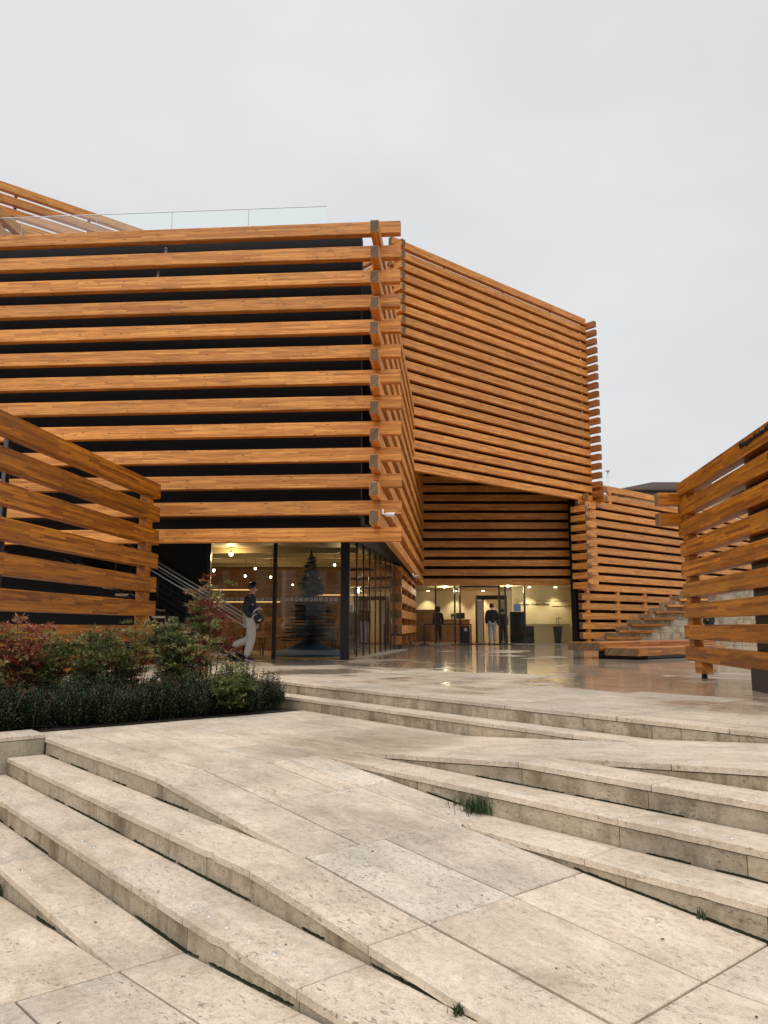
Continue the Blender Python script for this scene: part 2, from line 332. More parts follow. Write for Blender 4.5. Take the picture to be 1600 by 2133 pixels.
def slab(a0, a1, b0, b1, zf, mat='stone', nose=False, parent=None):
    """one paving slab on the grid; b0/b1 may be functions of a; its low-b edge is a nosing when nose"""
    f0 = b0 if callable(b0) else cst(b0); f1 = b1 if callable(b1) else cst(b1); g = .0045
    i0 = len(bedV)
    for a, f in ((a0, f0), (a1, f0), (a1, f1), (a0, f1)): bedV.append(ab(a, f(a)+(.03 if f is f0 and nose else 0), zf(a)-.036))
    bedF.append((i0, i0+1, i0+2, i0+3))
    ga = g; n0 = -.010 if nose else g
    ca, cb = (a0+a1)/2, (f0((a0+a1)/2)+f1((a0+a1)/2))/2; zc = zf(ca)
    dz = random.uniform(-.0012, .0012)
    g1 = random.uniform(.006, .011); ga = random.uniform(.002, .0045)
    pts = [(a0+ga, f0(a0)+n0), (a1-ga, f0(a1)+n0), (a1-ga, f1(a1)-g1), (a0+ga, f1(a0)-g1)]
    bm = bmesh.new()
    # local frame: x along E1, y along -N1 so that the object is a plain rotation
    def loc(a, b, z): return Vector((a-ca, -(b-cb), z-zc+dz))
    if nose:
        n_ = max(6, int((a1-a0)/.07)); row = []
        for i_ in range(1, n_):
            a_ = pts[0][0]+(pts[1][0]-pts[0][0])*(i_+random.uniform(-.3, .3))/n_
            row.append((a_, f0(a_)+n0+abs(random.gauss(0, .0016))+(random.uniform(.006, .014) if random.random() < .035 else 0)))
        pts = [pts[0]]+row+pts[1:]
    top = [bm.verts.new(loc(a, b, zf(a))) for a, b in pts]; bot = [bm.verts.new(loc(a, b, zf(a)-TH)) for a, b in pts]; np_ = len(pts)
    ft = bm.faces.new(top); bm.faces.new(bot[::-1])
    for i in range(np_): bm.faces.new((top[i], bot[i], bot[(i+1) % np_], top[(i+1) % np_]))
    bmesh.ops.recalc_face_normals(bm, faces=bm.faces[:])
    bmesh.ops.bevel(bm, geom=list(ft.edges), offset=.0035, segments=1, affect='EDGES')
    me = bpy.data.meshes.new('slab'); bm.to_mesh(me); bm.free()
    return link('paving_slab', me, M[mat], parent or pav, ab(ca, cb, zc), (0, 0, math.atan2(E1.y, E1.x)))
def riser(bl, a0, a1, zt, zb, step=.95, start=None, mat='stone_riser'):
    """upright facing slabs along b = bl(a) between a0 and a1"""
    f = bl if callable(bl) else cst(bl)
    cuts = [a0]; a = (start if start is not None else a0+random.uniform(.45, .9))
    while a < a1-.2:
        if a > a0+.15: cuts.append(a)
        a += step*random.choice((1, 1, .5, .75))
    # keep slope breaks as cuts
    for k in (A_K5, A_K2, A_K1):
        if a0+.01 < k < a1-.01 and min(abs(k-c) for c in cuts) > .01: cuts.append(k)
    cuts.append(a1); cuts.sort()
    cuts = [c for i, c in enumerate(cuts) if i == 0 or c-cuts[i-1] > .06 or c == a1]
    for p, q in zip(cuts, cuts[1:]):
        eps = 1e-4
        t0, t1 = zt(p+eps)-TH-.006, zt(q-eps)-TH-.006; l0, l1 = zb(p+eps)-.06, zb(q-eps)-.06
        if max(t0-l0, t1-l1) < .03: continue
        t0 = max(t0, l0+.002); t1 = max(t1, l1+.002)
        g = .0025; ca, cb = (p+q)/2, f((p+q)/2); zc = (t0+l0)/2
        V = []
        for dep in (0.0, .035):
            for a, z in ((p+g, l0), (q-g, l1), (q-g, t1), (p+g, t0)):
                V.append((a-ca, -(f(a)+dep-cb), z-zc))
        Fc = [(0, 1, 2, 3), (7, 6, 5, 4), (0, 4, 5, 1), (1, 5, 6, 2), (2, 6, 7, 3), (3, 7, 4, 0)]
        me = pymesh('riser', V, Fc); bm = bmesh.new(); bm.from_mesh(me); bmesh.ops.recalc_face_normals(bm, faces=bm.faces[:]); bm.to_mesh(me); bm.free()
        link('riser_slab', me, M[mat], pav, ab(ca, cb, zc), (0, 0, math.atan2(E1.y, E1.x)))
        i0 = len(bedV)
        for a, z in ((p, l0), (q, l1), (q, t1+.02), (p, t0+.02)): bedV.append(ab(a, f(a)+.02, z))
        bedF.append((i0, i0+1, i0+2, i0+3))
def rows(alist, blist, zf, nose=False, mats=None, jig=0):
    for j, (b0, b1) in enumerate(zip(blist, blist[1:])):
        for i, (a0, a1) in enumerate(zip(alist, alist[1:])):
            slab(a0, a1, b0, b1, zf, random.choice(mats or ['stone']), nose and j == 0)
def cutsa(a0, a1, step=.95, ph=0.0):
    out = [a0]; a = a0+ph if ph > .15 else a0+step
    while a < a1-.2: out.append(a); a += step
    return out+[a1]
off = lambda f, d: (lambda a: f(a)+d)
A_END = 10.4
# plaza: the rows nearest the edge as slabs, the rest one sheet
B_SHEET = 8.9
bl = [bS0, off(bS0, .42), 6.95, 7.6, 8.25, B_SHEET]
for j in range(5):
    al = cutsa(-1.0, A_END, .95 if j else 1.3, (.0, .5, .2, .7, .4)[j])
    for a0, a1 in zip(al, al[1:]):
        slab(a0, a1, bl[j], bl[j+1], cst(0.0), 'stone_plaza' if j else 'stone_plaza', j == 0)
pv = [ab(-120, B_SHEET), ab(160, B_SHEET), ab(160, 160), ab(-120, 160), ab(A_END, -60), ab(160, -60), ab(160, B_SHEET), ab(A_END, B_SHEET)]
tag(link('plaza', pymesh('plaza', pv, [(0, 3, 2, 1), (4, 7, 6, 5)]), M['stone_plaza']), kind='structure')
# upper two steps and the landing
al = cutsa(A_K2, A_END, .95, .6)
for a0, a1 in zip(al, al[1:]): slab(a0, a1, bS1, bS0, cst(-.15), 'stone', True)
for (b0, b1, al) in ((B_L1, 2.86, [5.45, 6.55, 7.45, 8.0, 8.45]), (2.86, 3.40, [5.45, 6.75, 8.0, 8.45]), (3.40, 3.92, [5.45, 6.3, 7.25, 8.0, 8.45]),
                     (3.92, 4.58, [5.45, 6.42, 7.3, 8.45]), (4.58, 5.16, [5.45, 6.1, 7.26, 8.45]), (5.16, bS1, [5.45, 6.5, 7.5, 8.45])):
    for a0, a1 in zip(al, al[1:]): slab(a0, a1, b0, b1, cst(-.30), 'stone', b0 == B_L1 and a1 < 8.2)
# sloping fields right of the landing
for (b0, b1, al) in ((B_W1, 4.60, [A_K2, 4.52, A_K1]), (4.60, 5.16, [A_K2, 4.15, A_K1]), (5.16, bS1, [A_K2, 4.52, A_K1])):
    for a0, a1 in zip(al, al[1:]): slab(a0, a1, b0, b1, zP, 'stone', b0 == B_W1)
for (b0, b1, al) in ((B_W0, 5.05, [A_K5, 2.62, A_K2]), (5.05, 5.5, [A_K5, 2.2, A_K2]), (5.5, bS0, [A_K5, 2.9, A_K2])):
    for a0, a1 in zip(al, al[1:]): slab(a0, a1, b0, b1, zQ, 'stone', b0 == B_W0)
for (b0, b1) in ((B_W0, 5.05), (5.05, bS0)):
    for a0, a1 in ((-1.2, .3), (.3, A_K5)): slab(a0, a1, b0, b1, cst(0.0), 'stone', b0 == B_W0)
for a0, a1 in ((-1.2, .7), (.7, A_K5), (A_K5, 2.57), (2.57, A_K2)): slab(a0, a1, B_W1, B_W0, cst(-.15), 'stone', True)
for a0, a1 in ((-1.2, .7), (.7, 1.66), (1.66, 2.6), (2.6, A_K2), (A_K2, 4.5), (4.5, A_K1)): slab(a0, a1, B_W2, B_W1, cst(-.30), 'stone', True)
for a0, a1 in ((-1.2, .7), (.7, 1.65), (1.65, 2.6), (2.6, A_K2)): slab(a0, a1, B_W3, B_W2, cst(-.45), 'stone', True)
for a0, a1 in ((A_K2, 4.52), (4.52, A_K1)): slab(a0, a1, B_W3, B_W2, zR, 'stone_pitted' if a0 > 4 else 'stone', False)
# the long central ramp
for (a0, a1, bl) in ((4.52, A_K1, (B_L1, 2.85, 3.40, B_W3)), (A_K2, 4.52, (B_L1, 2.85, B_W3)), (2.62, A_K2, (B_L1, 3.03, B_W3)), (A_K5, 2.62, (B_L1, 3.03, B_W3))):
    for b0, b1 in zip(bl, bl[1:]):
        if a0 < 3 and b0 == B_L1: b0 = B_L1+.006
        mm = 'stone_pitted' if (a0 == 2.62 and b0 < 2.5) else 'stone'
        slab(a0, a1, b0, b1, zR, mm, b0 == B_L1 and a0 >= A_K2)
for (a0, a1) in ((-1.2, .1), (.1, A_K5-.006)):
    for b0, b1 in ((B_L3, 2.47), (2.47, 3.03), (3.03, B_W3)): slab(a0, a1, b0, b1, cst(-.60), 'stone', False)
# left flight
for a0, a1 in ((A_K2, 4.5), (4.5, 5.5), (5.5, 6.55), (6.55, 8.0)): slab(a0, a1, B_L2, B_L1, cst(-.45), 'stone', True)
for a0, a1 in ((A_K5, 2.62), (2.62, A_K2)): slab(a0, a1, B_L2, B_L1, zR, 'stone', True)
for a0, a1 in ((A_K5, 2.63), (2.63, 3.6), (3.6, 4.55), (4.55, 5.5), (5.5, 6.6), (6.6, 8.0)): slab(a0, a1, B_L3, B_L2, cst(-.60), 'stone', True)
for a0, a1 in ((A_K2, 4.5), (4.5, 5.6), (5.6, 6.8), (6.8, 8.0)): slab(a0, a1, B_L4, B_L3, cst(-.75), 'stone', True)
for a0, a1 in ((A_K5, 2.6), (2.6, A_K2)): slab(a0, a1, B_L4, B_L3, zF, 'stone', False)
for (a0, a1, bl) in ((5.47, 8.0, (-.6, .1, .8, B_L4)), (4.5, 5.47, (-.6, .3, .9, B_L4)), (A_K2, 4.5, (-.6, .1, .75, B_L4)), (2.6, A_K2, (-.8, -.1, .55, 1.05, B_L4)), (A_K5, 2.6, (-.8, 0, .7, B_L4)), (.2, A_K5, (-.8, .4, 1.2, B_L3)), (-1.2, .2, (-.8, .2, 1.0, B_L3))):
    for b0, b1 in zip(bl, bl[1:]): slab(a0, a1, b0, b1, zF2, 'stone', False)
# risers
riser(off(bS0, .002), A_K5, A_END, cst(0.0), lambda a: -.15 if a > A_K2 else zQ(a))
riser(off(bS1, .002), A_K2, A_END, cst(-.15), lambda a: -.30 if a > A_K1 else zP(a))
riser(B_W0+.002, -1.2, A_K2, zQ, cst(-.15), start=.7)
riser(B_W1+.002, -1.2, A_K1, lambda a: zP(a) if a > A_K2 else -.15, cst(-.30), start=.7)
riser(B_W2+.002, -1.2, A_K1, cst(-.30), lambda a: zR(a) if a > A_K2 else -.45, start=.7)
riser(B_W3+.002, -1.2, A_K2, cst(-.45), zR, start=.7)
riser(B_L1+.002, A_K2, 8.0, lambda a: zR(a), cst(-.45), start=4.5)
riser(B_L2+.002, A_K5, 8.0, lambda a: -.45 if a > A_K2 else zR(a), cst(-.60), start=2.62)
riser(B_L3+.002, A_K5, 8.0, cst(-.60), lambda a: -.75 if a > A_K2 else zF(a), start=2.63)
riser(B_L4+.002, A_K2, 8.0, cst(-.75), zF2, start=4.5)
bed = link('mortar_bed', pymesh('mortar_bed', bedV, bedF), M['bedding'], pav)
# steel studs along the nosings
sm = lathe_mesh([(.0, -.002), (.013, -.002), (.013, .0012), (.010, .0035), (.004, .006)], 10, 'stud')
def studs(b, a0, a1, z, sp=.19):
    a = a0
    while a < a1:
        link('stud', sm, M['stud'], pav, ab(a+random.uniform(-.008, .008), b+random.uniform(-.006, .006), z)); a += sp
studs(B_L1+.085, 5.62, 7.95, -.30); studs(B_L2+.085, 3.72, 7.95, -.45); studs(B_L3+.085, 2.95, 7.95, -.60); studs(B_L4+.085, 5.0, 7.95, -.75)
studs(B_W1+.085, -.6, 3.45, -.15, .2); studs(B_W2+.085, -.6, 3.5, -.30, .2)
# planting bed with its low wall
pw = empty('planter_wall', ab(8.2, 1.5, -.95), 'rough grey stone wall closing the left end of the steps below the hedge', 'wall')
me = cbox_mesh(.43, 4.4, .63, .008)
link('wall_block', me, M['concrete'], pw, ab(8.22, B_L1-2.2-.004, -.62), (0, 0, math.atan2(E1.y, E1.x)))
slab(8.0, 8.45, -1.9, .3, cst(-.262), 'stone', False, pw); slab(8.0, 8.45, .3, B_L1, cst(-.262), 'stone', False, pw)
sv = [ab(8.44, -6, -.29), ab(A_END, -6, -.29), ab(A_END, 5.72, -.29), ab(8.44, 5.72, -.29)]
tag(link('soil', pymesh('soil', sv, [(0, 3, 2, 1)]), M['soil']), kind='structure')
cv_ = [ab(A_END, -6, -.4), ab(A_END, 6.1, -.4), ab(A_END, 6.1, -.001), ab(A_END, -6, -.001)]
link('kerb_face', pymesh('kerb_face', cv_, [(0, 1, 2, 3)]), M['stone_riser'], pav)
# ================================================================== MUSEUM
mus = empty('museum_building', (0, 20, 0), 'large modern museum of stacked angular volumes clad in horizontal orange pine beams', 'museum')
PIN, EG = M['pine'], M['endgrain']
# --- front wing
FD = Vector((-.9975, .0709))           # along the front, going left
fr0 = Vector((.34, 14.9))
fw = boxat('front_wing', (0, 0, 0), (13.4, .3, 6.58), M['dark_wall'], mus)
fc = fr0+FD*(.85+6.7)+Vector((.0709, .9975))*.62
fw.location = (fc.x, fc.y, 2.5+3.29); fw.rotation_euler = (0, 0, math.atan2(-FD.y, -FD.x))
for i in range(13):
    top = 9.123-.5355*i
    p0 = fr0+FD*random.uniform(-.012, .012); p1 = fr0+FD*14.3
    beam(p1, p0, top-.135, .27, .17, PIN, fw, side=.085, end=EG)
SD = Vector((.0926, .9957))
for k in range(12):
    zc = 9.123-.27-.1327-.5355*k
    s0 = Vector((-.19, 14.4))+SD*random.uniform(-.03, .03)
    beam(s0, Vector((-.19, 14.4))+SD*21.0, zc, .2645, .175, PIN, fw, end=EG)
# dark inner side wall and roof, soffit
sw_ = boxat('side_wall', (0, 0, 0), (18.6, .25, 5.5), M['dark_wall'], mus)
c = Vector((-.19, 14.4))+SD*(2.0+9.3)+Vector((-.9957, .0926))*.42
sw_.location = (c.x, c.y, 2.95+2.75); sw_.rotation_euler = (0, 0, math.atan2(SD.y, SD.x))
pts = [(-14, 16.35), (-.75, 15.75), (1.1, 35.2), (-14, 35.2)]
def prism(name, poly, z0, z1, mat, parent):
    n = len(poly); V = [(x, y, z0) for x, y in poly]+[(x, y, z1) for x, y in poly]
    Fc = [tuple(range(n))[::-1], tuple(range(n, 2*n))]+[(i, (i+1) % n, n+(i+1) % n, n+i) for i in range(n)]
    me = pymesh(name, V, Fc); bm = bmesh.new(); bm.from_mesh(me); bmesh.ops.recalc_face_normals(bm, faces=bm.faces[:]); bm.to_mesh(me); bm.free()
    return link(name, me, mat, parent)
prism('roof', pts, 8.55, 8.75, M['dark_wall'], mus)
prism('soffit', [(-14, 15.75), (-.5, 15.25), (.35, 26.4), (1.2, 35.2), (-14, 35.2)], 2.95, 3.1, M['soffit'], mus)
# small dark brackets in the gaps of the front
for k, s in ((0, 5.05), (1, 5.2), (0, 9.2)):
    q = fr0+FD*s; boxat('bracket', (q.x, q.y+.3, 9.123-.27-.13-.5355*k), (.05, .05, .265), M['steel'], fw)
# lower part of the side wall
LD = Vector((.0955, .9954)); l0 = Vector((.62, 26.5))
lw = boxat('lower_side_wall', (0, 0, 0), (8.9, .12, .2), M['pine'], mus); q = l0+LD*4.5; lw.location = (q.x-.1, q.y, 2.75); lw.rotation_euler = (0, 0, math.atan2(LD.y, LD.x))
for k in range(12, 16):
    zc = 9.123-.27-.1327-.5355*k
    beam(l0, l0+LD*9.0, zc, .29, .17, PIN, lw, side=.085, end=EG)
for dy in (0.0, 3.0, 6.0, 8.8):
    q = l0+LD*dy
    for k in range(12, 17):
        z = 9.123-.27-.1327-.5355*k+.268
        boxat('spacer_block', (q.x-.12, q.y+.1, z if k < 16 else .33), (.17, .2, .25 if k < 16 else .30), M['pine_dark'], lw, math.atan2(LD.y, LD.x))
for dy in (.1, 6.0):
    q = l0+LD*dy; boxat('foot', (q.x-.08, q.y+.1, .09), (.05, .05, .19), M['black_metal'], lw)
# --- roof terrace balustrade
g0 = Vector((-1.28, 15.9)); GD = Vector((-.9977, .0685))
for i in range(6):
    p, q = g0+GD*(1.75*i+.008), g0+GD*(1.75*(i+1)-.008)
    beam(q, p, 9.42, 1.2, .016, M['rail_glass'], mus, 'glass_panel', bev=.001)
    if i: 
        pp = g0+GD*1.75*i
        boxat('panel_joint', (pp.x, pp.y, 9.42), (.012, .012, 1.2), M['decal'], mus, bev=0)
beam(g0+SD*.01, g0+SD*2.2, 9.42, 1.2, .016, M['rail_glass'], mus, 'glass_panel', bev=.001)
beam(g0+GD*10.5, g0, 10.025, .012, .022, M['steel'], mus, 'top_trim', bev=.001)
# --- tower
TA = 20.3
def gbeam(a, b0, b1, zc, h, d, mat, parent, name='beam', end=None):
    p, q = ab(a+d/2, b0), ab(a+d/2, b1); return beam((p.x, p.y), (q.x, q.y), zc, h, d, mat, parent, name, end)
def xbeam(b, a0, a1, zc, h, d, mat, parent, name='beam', end=None):
    p, q = ab(a0, b), ab(a1, b); return beam((p.x, p.y), (q.x, q.y), zc, h, d, mat, parent, name, end)
def gbox(name, a0, a1, b0, b1, z0, z1, mat, parent, bev=.004):
    c = ab((a0+a1)/2, (b0+b1)/2, (z0+z1)/2); return boxat(name, c, (b1-b0, a1-a0, z1-z0), mat, parent, GRID, bev)
tw = gbox('tower', TA+.42, TA+.8, 18.0, 29.7, 6.6, 14.80, M['dark_wall'], mus)
TP = .4245
for k in range(21):
    top = 15.2-TP*k
    gbeam(TA, 17.55, 29.66, top-.1425, .285, .2, PIN, tw, end=EG)
    for pb in (20.5, 24.0, 27.2): gbox('post', TA+.22, TA+.28, pb, pb+.05, top-TP, top, M['black_metal'], tw, 0) if k in (0, 9, 10, 11) else None
    zc = top-.285-.07
    if k < 20:
        xbeam(29.74, TA-.46+random.uniform(-.02, .02), TA+7, zc, .275, .2, M['pine_dark'], tw, end=EG)  # darker pine: shade on the block sides is put into the colour
    if k < 9: xbeam(17.75, TA-.42, TA+6, zc, .265, .2, PIN, tw, end=EG)
gbox('strip_window', TA+.36, TA+.40, 20.2, 26.6, 9.75, 11.1, M['window_mirror'], tw, 0)
gbox('soffit', TA+.2, TA+9.5, 17.9, 29.5, 9.5, 9.6, M['dark_wall'], mus, 0)
# --- right wing
rw = gbox('right_wing', TA+.45, TA+.7, 28.7, 47.5, .0, 7.0, M['dark_wall'], mus)
for k in range(17):
    top = 7.34-TP*k
    b0 = 29.95 if k < 2 else 28.55
    gbeam(TA+.06*(k < 2), b0, 48, top-.1425, .285, .2, PIN, rw, end=EG)
    zg = top-.285-.07
    if k >= 2 and k < 11:
        gbeam(TA-.30, 28.62, 29.42, zg+.03, .27, .32, PIN, rw, 'corner_block', end=EG)
        xbeam(28.52, TA-.40, TA+.35, zg-.16, .27, .24, PIN, rw, 'corner_block', end=EG)
    if k >= 11 or k < 2:
        for pb in ((28.95, 31.3, 33.6, 36, 38.4, 41) if k >= 11 else (31,)):
            gbox('spacer_block', TA+.03, TA+.17, pb, pb+.22, zg-.075, zg+.075, PIN, rw)
    if k < 2: xbeam(30.05, TA-.46, TA+3, zg, .265, .2, PIN, rw, end=EG)
gbox('foot', TA+.05, TA+.12, 29.0, 29.06, 0, .45, M['steel'], rw)
# --- entrance recess
EY = 35.5
en = boxmm('entrance_wall', 1.2, 9.2, EY+.35, EY+.6, 2.75, 9.5, M['dark_wall'], mus)
for k in range(15):
    top = 2.98+.437*k
    beam((1.35, EY), (9.02, EY), top-.145, .29, .2, M['pine'], en, side=.1, end=EG)
    if k < 9: xb = beam((9.05, EY-1.6), (9.15, EY+.4), top+.075, .26, .2, PIN, en, end=EG)
boxmm('column', 9.02, 9.35, EY-.12, EY+.15, 0, 2.68, M['black_metal'], mus)
def pane(x0, x1, y, z0, z1, parent=mus, name='window_pane'): return boxmm(name, x0, x1, y-.006, y+.006, z0, z1, M['glass'], parent, 0)
def ux(u, Y, v=1290):   # plan x of picture column u at depth Y near eye level
    return (u-800)/1602*(Y*.989)
GY = EY+.12
xs = [ux(u, GY) for u in (862, 908, 948, 959, 1041, 1054, 1094, 1198)]
for i in range(len(xs)-1):
    if i in (3,): continue            # the open doorway
    pane(xs[i]+.02, xs[i+1]-.02, GY, .03, 2.66)
for i, x in enumerate(xs[1:-1]): boxmm('mullion', x-.035, x+.035, GY-.05, GY+.05, 0.0, 2.66, M['black_metal'], mus)
boxmm('mullion', xs[3]-.02, xs[4]+.02, GY-.05, GY+.05, 2.58, 2.66, M['black_metal'], mus)
boxmm('doormat', xs[2]-.2, xs[5]+.3, EY-.75, EY-.05, 0.003, .02, M['black_metal'], mus)
boxmm('threshold', 1.4, 9.1, EY-.04, EY+.3, 0.002, .025, M['steel'], mus)
# lobby room
boxmm('lobby_floor', .8, 9.8, EY+.3, EY+7.4, 0.004, .03, M['cafe_floor'], mus, 0)
boxmm('lobby_ceiling', .8, 9.8, EY+.62, EY+7.4, 2.74, 2.85, M['cream'], mus, 0)
boxmm('lobby_back_wall', .8, 9.8, EY+7.0, EY+7.3, 0, 2.75, M['cream'], mus, 0)
boxmm('lobby_side_wall', .6, .8, EY+.3, EY+7.3, 0, 2.75, M['cafe_wall'], mus, 0)
boxmm('lobby_side_wall', 9.65, 9.8, EY+.3, EY+7.3, 0, 2.75, M['cream'], mus, 0)
pt_ = boxmm('lobby_partition', 6.4, 9.6, EY+3.2, EY+3.35, 0, 2.75, M['cream'], mus, 0)
boxmm('wood_panel', .9, 3.0, EY+5.9, EY+6.0, 0, 1.7, M['cafe_wall'], mus, 0)
def lamp(name, loc, power, col=(1, .78, .48), size=.15, typ='POINT', spot=None):
    l = bpy.data.lights.new(name, typ); l.energy = power; l.color = col
    if typ != 'AREA': l.shadow_soft_size = size
    l.specular_factor = .15
    if spot: l.spot_size = spot; l.spot_blend = .7
    o = bpy.data.objects.new(name, l); C.objects.link(o); o.location = loc; return o
for x, y in ((2.4, 6.55), (3.9, 6.55), (5.4, 6.55), (7.2, 2.75), (8.5, 2.75)):
    dl = boxat('downlight', (x, EY+y, 2.725), (.12, .12, .03), M['lamp'], mus)
    lo = lamp('lobby_spot', (x, EY+y, 2.68), 110, (1, .80, .52), .04, 'SPOT', R(95)); lo.rotation_euler = (0, 0, 0)
for x, y in ((3.0, 2.6), (6.0, 1.8), (8.2, 5)):
    boxat('downlight', (x, EY+y, 2.725), (.12, .12, .03), M['lamp'], mus)
    lamp('lobby_lamp', (x, EY+y, 2.55), 45, (1, .82, .55), .1)
# --- cafe at the corner
CY_ = 18.95; cx0, cx1 = -4.28, -.95
for i, (x0, x1) in enumerate(((cx0, -2.72), (-2.64, -1.06))): pane(x0, x1, CY_, .02, 2.95)
for x in (cx0-.03, -2.68): boxmm('mullion', x-.045, x+.045, CY_-.06, CY_+.06, 0, 2.95, M['black_metal'], mus)
boxmm('corner_column', -1.06, -.84, CY_-.1, CY_+.14, 0, 2.95, M['black_metal'], mus, .01)
boxmm('blind_wall', -13, cx0-.075, CY_, CY_+.25, 0, 2.95, M['dark_wall'], mus)
s0, s1 = Vector((-.86, 19.1)), Vector((.50, 27.0)); sv_ = (s1-s0); sn = sv_.length; su = sv_/sn
for i in range(9):
    p = s0+su*(sn*i/9+.03); q = s0+su*(sn*(i+1)/9-.03)
    beam(p, q, 1.48, 2.92, .012, M['glass'], mus, 'window_pane', bev=0)
    m_ = s0+su*(sn*(i+1)/9); boxat('mullion', (m_.x, m_.y, 1.475), (.07 if i in (2, 5) else .035, .05, 2.95), M['black_metal'], mus, math.atan2(su.y, su.x))
beam(s0+su*.05, s1, .012, .02, .35, M['concrete'], mus, 'sill', side=-.16)
boxmm('cafe_floor', -13, -.9, CY_+.1, 28, 0.004, .02, M['cafe_floor'], mus, 0)
prism('cafe_floor', [(-.9, CY_+.16), (.4, 26.9), (.4, 28), (-.9, 28)], .004, .02, M['cafe_floor'], mus)
prism('cafe_ceiling', [(-13, CY_+.08), (-.9, CY_+.08), (.45, 27.0), (.45, 28), (-13, 28)], 2.86, 2.94, M['cafe_ceiling'], mus)
boxmm('cafe_back_wall', -13, .55, 27.6, 27.8, 0, 2.95, M['cafe_wall'], mus, 0)
boxmm('cafe_counter', -6.5, -2.2, 25.2, 25.9, 0, 1.1, M['cafe_wall'], mus)
for i, y in enumerate((20.6, 22.2, 23.8, 25.4)): boxmm('ceiling_joist', -13, -.95+.16*(y-19), y, y+.12, 2.74, 2.86, M['cafe_ceiling'], mus)
for (x0, x1, y, z) in ((-6.6, -4.2, 25.6, 1.98), (-6.4, -3.6, 26.8, 1.62), (-2.6, -.6, 26.6, 1.85)):
    boxmm('light_strip', x0, x1, y, y+.03, z, z+.03, M['strip'], mus, 0)
for i, (x, y, z, r) in enumerate(((-4.05, 20.3, 2.68, .055), (-5.0, 22.6, 2.42, .04), (-4.2, 23.3, 2.30, .035), (-3.85, 23.0, 2.50, .035), (-3.5, 23.8, 2.30, .035), (-5.6, 25, 2.1, .03), (-1.35, 21, 2.45, .035), (-1.2, 22, 2.25, .03), (-2.9, 24.5, 2.1, .028))):
    t = empty('pendant_lamp', (x, y, z), ('large bright round cafe lamp nearest the glass corner' if i == 0 else 'small glowing cafe lamp hanging behind the window'), 'lamp', 'cafe lamps' if i else None)
    link('bulb', lathe_mesh([(.001, -r), (r*.7, -r*.7), (r, 0), (r*.7, r*.7), (.001, r)], 12), M['lamp'], t, (x, y, z))
    link('cord', tube_mesh([(0, 0, r*.8), (0, 0, 2.86-z)], .006, 6), M['black_metal'], t, (x, y, z))
    link('cap', lathe_mesh([(r*.5, r*.7), (r*.5, r*1.4), (r*.15, r*1.7)], 10), M['black_metal'], t, (x, y, z))
    if i in (0, 1, 4, 7): lamp('cafe_light', (x, y, z-r-.03), 30 if i else 45, (1, .70, .36), r)
# frosted emblem band on the cafe glass: rings and bars
V, Fc = [], []
def quad_xz(x0, x1, z0, z1):
    i = len(V); V.extend([(x0, 0, z0), (x1, 0, z0), (x1, 0, z1), (x0, 0, z1)]); Fc.append((i, i+1, i+2, i+3))
x = 0.0
while x < 2.9:
    n = 20; i = len(V); rr = .045
    for k in range(n):
        an = 2*math.pi*k/n; V.append((x+rr+rr*math.cos(an), 0, rr*math.sin(an))); V.append((x+rr+.6*rr*math.cos(an), 0, .6*rr*math.sin(an)))
    for k in range(n): Fc.append((i+2*k, i+2*((k+1) % n), i+2*((k+1) % n)+1, i+2*k+1))
    x += .115
    for g in range(2):
        for k in range(4): quad_xz(x, x+.014, -.042, .042); x += .026
        x += .02
link('emblem_band', pymesh('emblem_band', V, Fc), M['decal'], mus, (-4.0, CY_-.012, 1.44))
def text_mesh(body, size, ext=.006):
    cu = bpy.data.curves.new('txt', 'FONT'); cu.body = body; cu.size = size; cu.extrude = ext; cu.resolution_u = 3
    o = bpy.data.objects.new('txt', cu); C.objects.link(o); bpy.context.view_layer.update()
    me = bpy.data.meshes.new_from_object(o.evaluated_get(bpy.context.evaluated_depsgraph_get())); bpy.data.objects.remove(o); return me
link('wall_lettering', text_mesh('Odunpazarı Modern Müze', .16), M['black'], mus, (6.55, EY+3.19, 1.86), (math.pi/2, 0, 0))
for z, x0, ln in ((2.10, 6.6, .5), (2.02, 6.6, .45), (2.06, 7.6, .75), (2.06, 8.5, .8), (1.80, 8.4, .9)):
    boxmm('wall_caption', x0, x0+ln, EY+3.185, EY+3.199, z, z+.018, M['black_metal'], mus, 0)
# --- terrace block behind, upper left (open beams on posts)
ul = gbox('upper_block', 28.3, 28.6, 0, 20, 9, 14.6, M['dark_wall'], mus)
for k in range(9):
    gbeam(27.8, -1.5, 20, 16.3-.445*k-.145, .29, .2, PIN, ul, end=EG)
for b in (1.2, 3.8, 6.4, 9.0):
    gbox('post', 28.02, 28.12, b, b+.09, 11.5, 16.2, M['black_metal'], ul)
for k in range(3): beam((-10.95, 16.9), (-10.35, 24.5), 12.3-.52*k-.15, .3, .2, PIN, ul, end=EG)
# cameras under the beams
def seccam(loc, rz, label):
    t = empty('security_camera', loc, label, 'camera')
    link('mount', tube_mesh([(0, 0, .10), (0, 0, 0), (.09, 0, -.01)], .018, 8), M['white'], t, loc, (0, 0, rz))
    link('body', tube_mesh([(.06, 0, -.012), (.065, 0, -.012), (.25, 0, -.02), (.255, 0, -.02)], [.02, .042, .042, .03], 10), M['white'], t, loc, (0, 0, rz))
    link('lens', tube_mesh([(.253, 0, -.02), (.268, 0, -.02)], .026, 10), M['black'], t, loc, (0, 0, rz))
seccam((-.02, 14.55, 2.90), R(-25), 'white security camera under the corner beams of the front wing')
seccam((.93, 24.6, 2.38), R(-60), 'white security camera low on the receding side wall')
